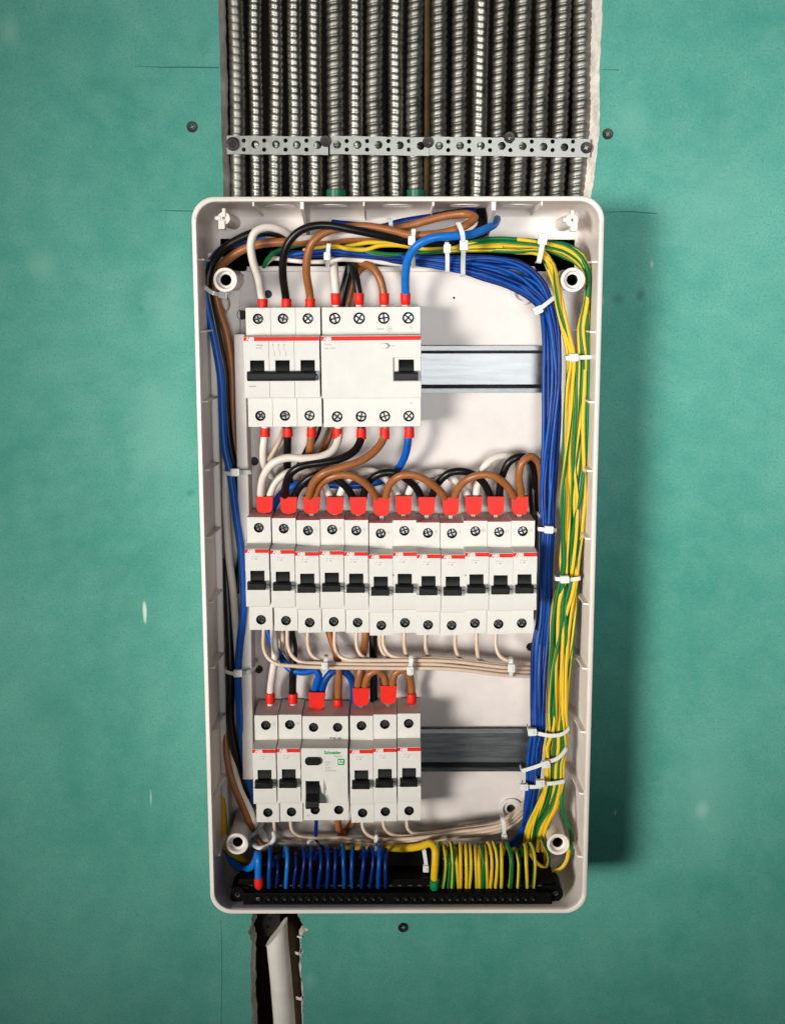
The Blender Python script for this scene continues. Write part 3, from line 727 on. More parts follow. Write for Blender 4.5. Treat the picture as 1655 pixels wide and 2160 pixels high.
text('TEST', 1.5, 48.9, 75.05, 15.5, M['grey_print'], rc, name='printed_rating')
text('N', 2.6, 62.6, 57.04, 27.2, M['grey_print'], rc, name='printed_letter'); text('N', 2.6, 62.4, 57.04, -26.8, M['grey_print'], rc, name='printed_letter')
mb = MB(); mb.plate(circle(48.2, 27.3, 1.9, 20), [circle(48.2, 27.3, 1.55, 20)], 56.9, 57.06); mb.box(47.2, 49.2, 56.9, 57.06, 26.9, 27.6)
for k in range(4): mb.box(39.4 + k * 1.3, 40.3 + k * 1.3, 56.9, 57.06, 26.7, 27.7)
mb.build('approval_mark', M['grey_print'], parent=rc, smooth=False)
place(rc, 676.6, 709.6, rot=-.006, zs=22.8)

# --- two-pole residual breaker with green lettering
s2 = empty('residual_current_breaker', (0, 0, 0), 'two-module breaker with green lettering and a black push button, bottom row', 'circuit breaker')
mb = MB()
mb.box(.1, 34.6, 20, 48, -41.8, 41)
mb.plate(rect(.1, 34.6, 22.6, 41), [circle(8.5, 32.2, 3.6, 24), circle(26.6, 32.2, 3.6, 24)], 48, 57)
mb.plate(rect(.1, 34.6, -41.8, -20.6), [circle(8.9, -33.6, 3.6, 24), circle(26.9, -33.6, 3.6, 24)], 48, 57)
upf = [(48, 22.6), (57, 22.6), (73.8, 23.0), (75, 22.5), (75, -20.2), (48, -20.6)]
mb.plate(rect(.1, 34.6, -20.6, 22.4), [rect(3.2, 13.6, -20.3, -3.2)], 57, 75)
mb.build('body', M['device'], parent=s2, bevel=.35)
screw_in_well(s2, 8.5, 32.2, 57, r=3.6, bright=False, rot=.2); screw_in_well(s2, 26.6, 32.2, 57, r=3.6, rot=.5)
screw_in_well(s2, 8.9, -33.6, 57, r=3.6, rot=.2); screw_in_well(s2, 26.9, -33.6, 57, r=3.6, rot=.7)
MB().plate(rrect(3.0, 15.0, 9.8, 15.8, 2.9, 6), [], 74.5, 77.0).build('test_button', M['toggle'], parent=s2, bevel=.6, bseg=3)
prof = [(60, -3.4), (74.0, -3.6), (76.5, -6.5), (78.2, -12), (84, -15.5), (85, -20), (82, -22.2), (60, -21.5)]
MB().hexa([(3.5, D, z) for D, z in prof], [(13.3, D, z) for D, z in prof]).build('toggle', M['toggle'], parent=s2, bevel=.5, bseg=3)
lens_ = [(16.9, -1.2), (17.7, -5), (18.7, -9), (17.8, -13), (16.8, -17.0), (16.3, -9)]
MB().plate([(x, z) for x, z in lens_], [], 74.8, 75.06).build('recess_shade', mat('warm_grey', (.30, .28, .25), .5), parent=s2)  # flat grey patch stands for the shade of a lens-shaped recess
lt = text('Schneider', 3.55, 17.2, 75.06, 17.9, M['logo_green'], s2, bold=.10, spacing=.88)
text('Electric', 1.9, 24.8, 75.06, 15.6, M['logo_green'], s2, name='lettering')
bd = MB().box(27.2, 32.2, 74.9, 75.1, 9.4, 14.2).build('logo_badge', M['logo_green'], parent=s2)
text('EZ', 3.7, 27.55, 75.14, 10.55, M['white_print'], bd, bold=.06, spacing=.85)
for k, t_ in enumerate(('Easy9', '16A', '30mA', 'EZ9D14225')):
    text(t_, 1.75, 17.9, 75.06, 11.2 - k * 2.25, M['grey_print'], s2, name='printed_rating')
text('IT RE 16A', 2.1, 20.6, 57.06, 23.0, M['toggle'], s2, bold=.06, name='printed_rating')
text('N', 2.4, 2.4, 57.06, -38.8, M['grey_print'], s2, name='printed_letter')
place(s2, 634.2, 1578.3, rot=0.0, zs=22.6)

# ------------------------------------------------------------------ wires
def wire(name, pts, r, material, label, group=None, cat='wire', step=2.2, phase=0.0, twist=0.0, seg=12, parent=None):
    q = [P(*p) if len(p) == 3 else Vector(p[:3]) for p in pts]
    sp_ = spline(q, step)
    mb = MB().tube(sp_, r, seg=seg, phase=phase, twist=twist)
    o = mb.build(name, material, origin=tuple(q[0]), recalc=False, angle=80)
    if label: tag(o, label, cat, group)
    return o

def ferrule(parent, px, ytop, ybot, D, r=3.65, tilt=0.0, down=False, material=None):
    """red insulating sleeve; sits between wire and terminal"""
    a = P(px + tilt, ytop, D); b = P(px, ybot, D)
    if down: prof = [.9, 1.0, 1.0, .97]
    pts = [a, a.lerp(b, .06), a.lerp(b, .5), a.lerp(b, .9), b]
    rr = [r * .96, r, r * .98, r * .93, r * .72] if not down else [r * .72, r * .93, r * .98, r, r * .96]
    o = MB().tube(pts, rr, seg=20).build('ferrule', material or M['ferrule'], parent=parent, angle=40)
    c = b if not down else a; d_ = -1 if not down else 1
    MB().tube([c + Vector((0, 0, -d_ * .5)), c + Vector((0, 0, d_ * 3.0))], r * .66, seg=16).build('ferrule_collar', M['w_white'], parent=parent)
    return o

R1 = 2.85
# cables over the top row ------------------------------------------------
c = wire('insulated_cable', [(554, 640, 45), (551, 620, 46), (545, 586, 54), (533, 549, 60), (529, 514, 63), (538, 489, 63), (562, 479, 61), (591, 484, 57), (613, 495, 50), (640, 503, 44), (680, 501, 42), (730, 494, 44), (790, 494, 42), (840, 500, 40)], R1, M['w_white'], 'white cable arching up from the left pole of the three-pole breaker', 'cables feeding the top row')
ferrule(c, 554, 630, 650, 45)
c = wire('insulated_cable', [(604, 640, 45), (602, 622, 46), (597, 586, 54), (597, 549, 60), (607, 514, 64), (629, 489, 66), (657, 477, 67), (692, 475, 67), (732, 482, 66), (786, 493, 62), (840, 505, 56), (880, 512, 50), (930, 512, 44), (990, 505, 38), (1030, 480, 30)], R1, M['w_black'], 'black cable arching up from the middle pole of the three-pole breaker', 'cables feeding the top row')
ferrule(c, 604, 630, 650, 45)
c = wire('insulated_cable', [(654, 640, 45), (653, 620, 46), (646, 573, 54), (650, 533, 58), (663, 506, 60), (690, 488, 59), (725, 480, 57), (772, 477, 56), (830, 487, 55), (862, 495, 56), (903, 495, 58), (955, 486, 58), (990, 470, 55), (1001, 458, 50), (986, 451, 44), (945, 454, 40), (903, 464, 38), (848, 479, 36), (800, 482, 34), (760, 484, 32)], R1, M['w_brown'], 'brown cable from the right pole of the three-pole breaker, doubling back near the top wall', 'cables feeding the top row')
ferrule(c, 654, 630, 650, 45)
c = wire('insulated_cable', [(855, 640, 45), (855, 617, 46), (855, 581, 54), (861, 545, 62), (879, 518, 67), (910, 502, 69), (945, 498, 68), (987, 495, 64), (1018, 485, 56), (1040, 474, 44), (1048, 462, 24)], R1 + .1, M['w_light_blue'], 'light blue cable bending down into the right pole of the wide breaker', 'cables feeding the top row')
ferrule(c, 855, 617, 643, 45)
c = wire('insulated_cable', [(708, 640, 45), (708, 620, 45), (706, 585, 44), (704, 560, 38), (700, 545, 28)], R1 + .1, M['w_white'], 'short white cable dropping into the left pole of the wide breaker', 'cables feeding the top row')
ferrule(c, 708, 618, 643, 45)
c = wire('insulated_cable', [(757, 640, 45), (756, 618, 45), (750, 585, 43), (744, 560, 36), (740, 545, 26)], R1, M['w_black'], 'short black cable dropping into the second pole of the wide breaker', 'cables feeding the top row')
ferrule(c, 757, 618, 643, 45)
c = wire('insulated_cable', [(811, 640, 45), (808, 615, 45), (801, 588, 45), (786, 565, 42), (768, 556, 36), (752, 553, 28)], R1, M['w_brown'], 'brown cable curving over into the third pole of the wide breaker', 'cables feeding the top row')
ferrule(c, 810, 618, 643, 45)
wire('insulated_cable', [(741, 548, 30), (733, 580, 30), (722, 625, 30), (712, 680, 27)], R1 + .3, M['w_black'], 'black cable slanting down behind the wide breaker', 'cables passing behind the wide breaker')
wire('insulated_cable', [(772, 558, 30), (755, 572, 28), (743, 600, 28), (733, 640, 27), (722, 700, 26)], R1, M['w_brown'], 'brown cable slanting down behind the wide breaker', 'cables passing behind the wide breaker')
# run leaving to the left
wire('insulated_cable', [(700, 508, 32), (660, 508, 38), (613, 500, 42), (573, 490, 46), (533, 492, 48), (493, 510, 48), (464, 532, 46), (446, 560, 44), (438, 592, 43), (441, 620, 42), (447, 650, 42), (455, 690, 42), (464, 736, 41), (474, 785, 40), (478, 861, 38), (486, 944, 36), (500, 1010, 33), (508, 1080, 30), (509, 1160, 30), (500, 1250, 30)], R1 + .2, M['w_black'], 'black cable running from the top down the left side beside the brown one', 'cables down the left side')
wire('insulated_cable', [(840, 492, 30), (772, 501, 34), (715, 505, 38), (660, 508, 42), (599, 510, 46), (554, 513, 47), (520, 523, 47), (493, 537, 45), (470, 558, 42), (456, 590, 38), (457, 630, 36), (466, 664, 36), (477, 700, 36), (486, 750, 36), (490, 805, 35), (491, 875, 34), (495, 945, 32), (505, 1010, 29), (512, 1080, 27)], R1 + .3, M['w_brown'], 'brown cable running from the top round the upper left post', 'cables down the left side')
wire('insulated_cable', [(560, 500, 38), (500, 512, 38), (465, 528, 38), (443, 556, 40), (434, 592, 42), (437, 644, 43), (453, 720, 43), (466, 800, 43), (469, 870, 42), (474, 944, 42), (485, 996, 43), (492, 1042, 43), (499, 1097, 43), (507, 1150, 43), (512, 1207, 43), (514, 1284, 43), (506, 1360, 42), (502, 1416, 42), (503, 1467, 42), (508, 1535, 40), (514, 1595, 36), (524, 1650, 30), (534, 1700, 25)], R1, M['w_long_blue'], 'long blue cable running down the whole left side', 'cables down the left side')
wire('insulated_cable', [(476, 960, 28), (476, 1008, 30), (477, 1066, 32), (480, 1120, 33), (484, 1180, 34), (491, 1240, 35), (496, 1310, 35), (498, 1375, 34), (494, 1450, 32), (490, 1540, 32), (494, 1620, 34), (506, 1668, 36), (522, 1700, 38), (540, 1738, 40), (556, 1765, 42), (570, 1780, 40)], R1, M['w_white'], 'white cable on the left side ending in a hooked end above the black bar', 'cables down the left side')
wire('insulated_cable', [(476, 1180, 26), (478, 1222, 30), (481, 1283, 33), (485, 1375, 36), (486, 1436, 37), (486, 1528, 36), (496, 1589, 34), (515, 1650, 30), (535, 1690, 25)], R1 + .5, M['w_black'], 'black cable in the lower left beside the long blue cable', 'cables down the left side')
wire('insulated_cable', [(478, 1400, 24), (476, 1470, 27), (476, 1528, 30), (478, 1589, 34), (490, 1650, 38), (510, 1698, 40), (532, 1742, 40), (552, 1775, 36), (560, 1800, 28)], R1, M['w_brown'], 'brown cable in the lower left corner behind the white one', 'cables down the left side')
wire('insulated_cable', [(486, 1290, 22), (472, 1300, 22), (464, 1318, 24), (466, 1345, 24), (476, 1378, 20)], R1, M['w_yellow'], 'yellow cable bulging out at mid height on the left side', 'yellow earth cables')
wire('insulated_cable', [(478, 1560, 22), (473, 1620, 26), (471, 1690, 32), (473, 1755, 36), (482, 1790, 36), (505, 1812, 34), (540, 1828, 30), (585, 1826, 26), (625, 1818, 24), (680, 1806, 26), (740, 1790, 30), (800, 1787, 36), (850, 1790, 44), (885, 1786, 54), (908, 1780, 64), (917, 1790, 70), (918, 1815, 72), (916, 1845, 70), (916, 1868, 66)], R1 + .1, M['w_yellow'], 'thick yellow cable running along the bottom into the black bar with a green sleeve', 'yellow earth cables')
big_y = bpy.data.objects[[o.name for o in col.objects if o.name.startswith('insulated_cable')][-1]]
b_ = P(916, 1856, 51); ferr = MB().tube([P(917, 1856, 69.5), P(916, 1862, 68.5), P(916, 1873, 66)], [3.5, 3.6, 3.3], seg=20).build('ferrule', M['w_green'], parent=big_y)

# between the top row and the middle row --------------------------------
def mid(pts, r, m_, label, grp='cables between the top and middle rows', fx=None, fy=(902, 921), tilt=0):
    c = wire('insulated_cable', pts, r, m_, label, grp)
    if fx: ferrule(c, fx, fy[0], fy[1], 45, down=True, tilt=0)
    return c
mid([(559, 900, 45), (558, 921, 45), (555, 950, 44), (556, 975, 40), (564, 992, 32), (574, 1004, 24)], R1, M['w_white'], 'short white cable hanging below the left pole of the three-pole breaker', fx=559)
mid([(606, 900, 45), (606, 921, 45), (606, 945, 42), (606, 985, 34), (612, 1020, 26)], R1, M['w_black'], 'short black cable hanging below the middle pole of the three-pole breaker', fx=607)
mid([(657, 900, 45), (656, 921, 45), (653, 950, 42), (648, 985, 34), (642, 1015, 26)], R1, M['w_brown'], 'short brown cable hanging below the right pole of the three-pole breaker', fx=657)
mid([(676, 880, 25), (668, 912, 25), (648, 950, 24), (630, 985, 23)], R1 - .2, M['w_black'], 'black cable slanting down behind the short brown cable')
mid([(706, 880, 26), (697, 912, 26), (682, 946, 26), (664, 982, 25)], R1, M['w_brown'], 'brown cable slanting down behind the white s-shaped cable')
mid([(604, 880, 24), (596, 915, 24), (582, 945, 24), (566, 972, 23)], R1 - .8, M['w_beige'], 'thin beige cable slanting down behind the three-pole breaker')
c = wire('insulated_cable', [(713, 900, 45), (713, 926, 46), (703, 948, 50), (680, 962, 54), (640, 967, 57), (604, 966, 57), (576, 977, 56), (558, 1000, 52), (551, 1028, 44), (550, 1058, 36)], R1 + .1, M['w_white'], 'white s-shaped cable from the wide breaker to the leftmost twin red ferrule', 'cables between the top and middle rows')
ferrule(c, 712, 902, 926, 45, down=True)
c = wire('insulated_cable', [(762, 900, 45), (761, 926, 46), (748, 950, 50), (720, 967, 54), (679, 976, 57), (640, 982, 58), (615, 996, 56), (604, 1018, 51), (601, 1038, 44), (600, 1058, 36)], R1 + .1, M['w_black'], 'black s-shaped cable from the wide breaker to the second twin red ferrule', 'cables between the top and middle rows')
ferrule(c, 762, 902, 926, 45, down=True)
c = wire('insulated_cable', [(813, 900, 45), (808, 926, 46), (790, 951, 50), (759, 973, 54), (719, 986, 57), (684, 997, 58), (664, 1014, 54), (654, 1036, 46), (651, 1058, 37)], R1 + .1, M['w_brown'], 'brown s-shaped cable from the wide breaker to the third twin red ferrule', 'cables between the top and middle rows')
ferrule(c, 811, 902, 926, 45, down=True)
c = wire('insulated_cable', [(863, 898, 45), (861, 922, 45), (857, 950, 43), (848, 975, 38), (834, 994, 32), (815, 1010, 27), (780, 1020, 25), (740, 1024, 25), (692, 1022, 27), (640, 1020, 28), (606, 1032, 28), (586, 1052, 27), (572, 1078, 25), (556, 1130, 24), (552, 1220, 24), (556, 1300, 24), (566, 1335, 25), (574, 1356, 28), (593, 1388, 32), (612, 1411, 36), (640, 1418, 38), (664, 1414, 38), (672, 1424, 38), (666, 1446, 36), (663, 1468, 34)], R1, M['w_long_blue'], 'blue cable from the wide breaker passing behind the middle row down to the bottom row', 'cables between the rows')
ferrule(c, 863, 900, 923, 45, down=True)

def arch(pts, m_, label):
    return wire('jumper_cable', pts, R1, m_, label, 'jumper cables along the middle row')
for pts, cc, names in (
    ([(666, 1060, 37), (667, 1040, 42), (680, 1017, 50), (706, 1004, 54), (738, 1003, 54), (767, 1017, 51), (788, 1040, 44), (797, 1062, 37)], 'w_brown', 'brown jumper arch from the third to the sixth twin ferrule'),
    ([(812, 1062, 37), (815, 1040, 43), (825, 1017, 50), (847, 1003, 54), (876, 1003, 54), (908, 1019, 51), (933, 1042, 44), (942, 1062, 37)], 'w_brown', 'brown jumper arch from the sixth to the ninth twin ferrule'),
    ([(957, 1062, 37), (961, 1040, 43), (977, 1017, 50), (1006, 1003, 54), (1035, 1002, 54), (1062, 1018, 50), (1080, 1042, 43), (1088, 1062, 37)], 'w_brown', 'brown jumper arch from the ninth to the last twin ferrule'),
    ([(1101, 1062, 37), (1097, 1030, 44), (1094, 1002, 50), (1101, 975, 52), (1117, 963, 50), (1133, 972, 44), (1141, 1000, 36), (1142, 1060, 28), (1141, 1140, 24)], 'w_brown', 'brown cable looping over at the right end of the middle row'),
    ([(618, 1060, 36), (624, 1040, 38), (638, 1020, 42), (662, 1003, 44), (692, 1002, 43), (722, 1020, 41), (740, 1042, 38), (748, 1062, 35)], 'w_black', 'black jumper arch from the second to the fifth twin ferrule'),
    ([(764, 1062, 35), (769, 1036, 39), (782, 1012, 43), (803, 999, 46), (832, 997, 46), (855, 1009, 43), (878, 1030, 39), (893, 1062, 35)], 'w_black', 'black jumper arch from the fifth to the eighth twin ferrule'),
    ([(907, 1062, 35), (913, 1040, 38), (926, 1016, 43), (947, 998, 46), (975, 994, 46), (1002, 1003, 43), (1024, 1025, 39), (1038, 1062, 35)], 'w_black', 'black jumper arch from the eighth to the eleventh twin ferrule'),
    ([(1053, 1062, 35), (1054, 1030, 39), (1060, 1000, 43), (1073, 975, 46), (1093, 963, 46), (1111, 966, 42), (1124, 985, 36), (1128, 1020, 30), (1129, 1080, 24), (1128, 1130, 22)], 'w_black', 'black cable looping over at the right end of the middle row'),
    ([(566, 1060, 36), (571, 1038, 38), (582, 1015, 40), (604, 998, 40), (630, 993, 37), (655, 998, 35), (675, 1013, 34), (692, 1040, 34), (699, 1060, 34)], 'w_white', 'white jumper arch from the first to the fourth twin ferrule'),
    ([(714, 1060, 34), (720, 1036, 35), (734, 1012, 36), (757, 997, 36), (785, 994, 35), (808, 1006, 34), (829, 1028, 34), (846, 1060, 34)], 'w_white', 'white jumper arch from the fourth to the seventh twin ferrule'),
    ([(859, 1060, 34), (863, 1038, 35), (877, 1014, 36), (902, 1001, 36), (931, 997, 35), (955, 1010, 34), (977, 1030, 34), (992, 1060, 34)], 'w_white', 'white jumper arch from the seventh to the tenth twin ferrule'),
    ([(1005, 1060, 34), (1005, 1036, 35), (1011, 1008, 37), (1023, 982, 38), (1043, 966, 37), (1066, 961, 34), (1085, 968, 30), (1096, 990, 27), (1100, 1040, 24)], 'w_white', 'white cable looping over at the right end of the middle row')):
    arch(pts, M[cc], names)
wire('jumper_cable', [(1134, 980, 22), (1127, 1000, 26), (1124, 1050, 28), (1128, 1100, 27), (1130, 1180, 24)], R1 + .6, M['w_black'], 'extra thick black cable filling the dark gap behind the right end of the middle row', 'cables between the rows')  # extra black cable put in to fill the dark gap

def twin(px, y0, y1, D, wpx, label, rot=0.0):
    a = P(px, y0, D); b = P(px, y1, D); w_ = wpx / 2.87 / 2; h = a.z - b.z; rr = h * .30
    pts = [(a.x - w_, a.z), (a.x + w_, a.z)]
    for k in range(9):
        t = math.radians(-90 * k / 8); pts.append((b.x + (w_ - .5) - rr + rr * math.cos(t), b.z + rr + rr * math.sin(t)))
    for k in range(9):
        t = math.radians(-90 - 90 * k / 8); pts.append((b.x - (w_ - .5) + rr + rr * math.cos(t), b.z + rr + rr * math.sin(t)))
    o = MB().plate(pts, [], D - 3.6, D + 3.9).build('twin_ferrule', M['ferrule'], origin=(b.x, D, b.z), bevel=1.9, bseg=4)
    MB().plate(rrect(a.x - w_ + .9, a.x + w_ - .9, a.z - .3, a.z + .12, .2, 2), [], D - 2.7, D + 3.0).build('ferrule_mouth', M['phosphate'], parent=o)
    MB().box(b.x - 1.8, b.x + 1.8, D - 1.5, D + 1.5, b.z - 4, b.z + .6).build('crimped_pin', M['steel'], parent=o, bevel=.3)
    return tag(o, label, 'ferrule', 'twin red ferrules of the jumper cables')
TW = [(559, 1046, 1080), (609.5, 1047, 1082), (657, 1046, 1082), (707, 1047, 1083), (755.5, 1047, 1084), (804.5, 1048, 1087), (851, 1045, 1084), (899.5, 1047, 1085), (950, 1048, 1086), (998, 1046, 1084), (1045, 1046, 1085), (1095, 1046, 1084)]
for i, (x, a, b) in enumerate(TW):
    twin(x, a, b, 39, 36, '%s twin red ferrule from the left above the middle row' % ORD[i])
# below the middle row: beige load wires -------------------------------------
RB = 1.5
BW = [([(555, 1300, 45), (556, 1332, 46), (556, 1366, 50), (564, 1386, 53), (582, 1400, 55), (619, 1405, 56), (686, 1408, 56), (752, 1409, 56), (860, 1410, 56), (913, 1410, 56), (980, 1414, 54), (1059, 1424, 50), (1115, 1426, 42), (1150, 1428, 36)], 'first'),
      ([(606, 1300, 45), (606, 1332, 46), (607, 1361, 48), (617, 1385, 50), (636, 1397, 52), (673, 1399, 53), (766, 1402, 53), (860, 1402, 53), (913, 1402, 53), (1000, 1410, 51), (1059, 1416, 47), (1115, 1418, 40), (1150, 1420, 34)], 'second'),
      ([(649, 1300, 45), (649, 1332, 46), (650, 1364, 46), (658, 1383, 47), (675, 1393, 48), (700, 1401, 49), (780, 1404, 48), (900, 1405, 46), (1000, 1413, 44), (1115, 1423, 38), (1150, 1424, 32)], 'third'),
      ([(706, 1300, 45), (706, 1332, 46), (707, 1368, 48), (717, 1385, 51), (736, 1392, 53), (766, 1393, 54), (860, 1393, 54), (950, 1395, 52), (1059, 1407, 47), (1115, 1409, 40), (1150, 1410, 32)], 'fourth'),
      ([(752, 1300, 45), (752, 1332, 46), (753, 1366, 47), (763, 1384, 48), (784, 1392, 49), (850, 1397, 49), (950, 1400, 47), (1059, 1412, 44), (1115, 1415, 38), (1150, 1416, 32)], 'fifth'),
      ([(800, 1300, 45), (800, 1334, 46), (802, 1364, 46), (811, 1381, 46), (828, 1390, 46), (880, 1396, 45), (950, 1399, 44), (1060, 1410, 42), (1115, 1413, 36), (1150, 1413, 30)], 'sixth'),
      ([(808, 1300, 46), (808, 1334, 47), (809, 1361, 49), (820, 1380, 51), (840, 1388, 52), (880, 1389, 51), (950, 1391, 50), (1060, 1403, 45), (1115, 1405, 38), (1150, 1405, 32)], 'seventh'),
      ([(854, 1300, 45), (853, 1333, 46), (853, 1366, 46), (859, 1384, 45), (880, 1393, 43), (950, 1393, 42), (1060, 1403, 40), (1150, 1404, 28)], 'eighth'),
      ([(898, 1300, 45), (898, 1334, 45), (898, 1370, 45), (906, 1388, 43), (930, 1396, 41), (1060, 1409, 38), (1150, 1410, 27)], 'ninth'),
      ([(961, 1300, 45), (960, 1334, 45), (961, 1370, 45), (972, 1390, 43), (1000, 1399, 41), (1060, 1407, 39), (1150, 1407, 28)], 'tenth'),
      ([(1005, 1300, 45), (1005, 1334, 45), (1006, 1372, 45), (1012, 1392, 42), (1040, 1402, 40), (1150, 1408, 29)], 'eleventh'),
      ([(1046, 1300, 45), (1046, 1334, 46), (1046, 1364, 47), (1054, 1384, 49), (1072, 1394, 49), (1115, 1399, 42), (1150, 1400, 34)], 'twelfth')]
for i, (pts, nm) in enumerate(BW):
    wire('thin_wire', pts, RB, M['w_beige'], '%s beige wire from the left leaving the underside of the middle row' % nm, 'beige load wires below the middle row')
# between middle and bottom rows ------------------------------------------------
g3 = 'cables feeding the bottom row'
c = wire('insulated_cable', [(575, 1290, 28), (577, 1332, 34), (580, 1380, 42), (575, 1420, 40), (571, 1448, 33), (570, 1464, 31), (569, 1482, 31)], R1, M['w_white'], 'white cable down to the leftmost breaker of the bottom row', g3); ferrule(c, 570, 1463, 1484, 33)
wire('insulated_cable', [(600, 1290, 22), (598, 1332, 22), (596, 1370, 22), (606, 1400, 20)], 1.9, M['w_beige'], 'beige cable seen behind the white one below the middle row', g3)
c = wire('insulated_cable', [(612, 1290, 26), (614, 1332, 30), (619, 1361, 36), (618, 1412, 37), (617, 1446, 33), (617, 1464, 31), (617, 1482, 31)], R1, M['w_black'], 'black cable down to the second breaker of the bottom row', g3); ferrule(c, 618, 1463, 1484, 33)
wire('insulated_cable', [(678, 1468, 34), (680, 1450, 36), (690, 1428, 38), (706, 1414, 38), (722, 1414, 35), (738, 1428, 31), (746, 1450, 27), (748, 1490, 24)], R1, M['w_mid_blue'], 'blue arched cable leaving the twin ferrule on the device with green lettering', g3)
c = wire('insulated_cable', [(690, 1300, 24), (694, 1332, 27), (704, 1364, 32), (712, 1395, 38), (714, 1430, 37), (713, 1460, 32), (712.5, 1478, 30), (712.5, 1492, 30)], R1, M['w_brown'], 'brown cable down to the device with green lettering', g3); ferrule(c, 712.5, 1475, 1496, 33)
wire('insulated_cable', [(753, 1462, 34), (755, 1440, 38), (759, 1416, 40), (764, 1392, 36), (770, 1350, 26), (772, 1300, 22)], R1, M['w_brown'], 'brown cable rising from the left side of the double red ferrule', g3)
wire('insulated_cable', [(769, 1462, 34), (771, 1440, 39), (780, 1421, 42), (795, 1415, 42), (808, 1424, 40), (813, 1442, 37), (813, 1458, 34)], R1, M['w_brown'], 'brown jumper arch between the two double red ferrules of the bottom row', g3)
c = wire('insulated_cable', [(826, 1458, 34), (828, 1438, 39), (834, 1420, 42), (848, 1413, 42), (861, 1421, 40), (867, 1442, 34), (868, 1462, 31), (868, 1480, 31)], R1, M['w_brown'], 'brown jumper arch to the rightmost breaker of the bottom row', g3); ferrule(c, 868, 1463, 1484, 33)
wire('insulated_cable', [(786, 1320, 22), (787, 1400, 22), (788, 1470, 22), (788, 1540, 22)], R1 + .2, M['w_black'], 'black cable running straight down behind the bottom row', g3)
twin(668.5, 1458, 1495, 38, 36, 'twin red ferrule on blue cables above the device with green lettering')
twin(761.7, 1449, 1486, 37, 37, 'twin red ferrule on brown cables, left of the pair in the bottom row')
twin(819, 1444, 1482, 37, 37, 'twin red ferrule on brown cables, right of the pair in the bottom row')
# below the bottom row ------------------------------------------------------------
g4 = 'beige load wires below the bottom row'
for i, pts in enumerate(([(577, 1700, 44), (578, 1734, 45), (580, 1750, 42), (588, 1764, 34), (615, 1770, 28), (690, 1770, 30), (790, 1780, 36), (890, 1776, 38), (960, 1767, 38), (1060, 1752, 38), (1104, 1722, 34), (1130, 1700, 26)],
          [(613, 1700, 45), (613, 1734, 46), (616, 1751, 46), (630, 1763, 44), (662, 1768, 44), (720, 1768, 44), (790, 1775, 44), (890, 1772, 44), (960, 1762, 44), (1060, 1745, 42), (1104, 1712, 36), (1130, 1690, 28)],
          [(764, 1700, 45), (764, 1733, 46), (766, 1749, 47), (777, 1762, 47), (800, 1770, 47), (890, 1767, 47), (960, 1756, 46), (1060, 1738, 43), (1104, 1704, 36), (1130, 1680, 28)],
          [(808, 1700, 45), (808, 1732, 46), (812, 1749, 45), (828, 1761, 44), (890, 1763, 43), (960, 1751, 42), (1060, 1733, 40), (1104, 1698, 34), (1130, 1676, 26)],
          [(858, 1700, 45), (858, 1731, 45), (860, 1748, 43), (872, 1758, 41), (905, 1758, 40), (965, 1748, 39), (1060, 1730, 37), (1104, 1694, 32), (1130, 1670, 25)])):
    wire('thin_wire', pts, RB - .1, M['w_beige'], '%s beige wire from the left leaving the underside of the bottom row' % ORD[i], g4)
wire('insulated_wire', [(667, 1700, 45), (667, 1731, 45), (666, 1755, 44), (667, 1776, 42), (680, 1788, 38), (704, 1793, 32), (740, 1800, 25)], 1.5, M['w_blue'], 'blue wire dropping from the device with green lettering', 'wires below the bottom row')
wire('insulated_cable', [(711, 1700, 42), (712, 1731, 40), (715, 1750, 34), (724, 1760, 26)], R1 - .2, M['w_brown'], 'short brown cable below the device with green lettering', 'wires below the bottom row')
wire('insulated_cable', [(752, 1715, 26), (742, 1737, 24), (728, 1752, 22), (716, 1768, 21)], R1 - .2, M['w_brown'], 'dark brown cable meeting the short one in a v below the bottom row', 'wires below the bottom row')
wire('white_hook', [(537, 1783, 47), (545, 1789, 50), (560, 1787, 51), (573, 1779, 51), (579, 1767, 50), (577, 1757, 47)], 1.9, M['tie'], 'white plastic cable end curled up in the lower left corner', cat='cable end')
wire('white_hook', [(555, 1735, 40), (545, 1752, 48), (530, 1764, 50), (518, 1776, 48)], 1.5, M['tie2'], 'grey plastic tie tail slanting across the white cable in the lower left', cat='tie tail')
wire('white_hook', [(650, 1778, 40), (660, 1770, 42), (667, 1778, 42), (671, 1790, 40), (672, 1800, 36)], 1.6, M['tie'], 'small white plastic clip above the blue loops', cat='clip')

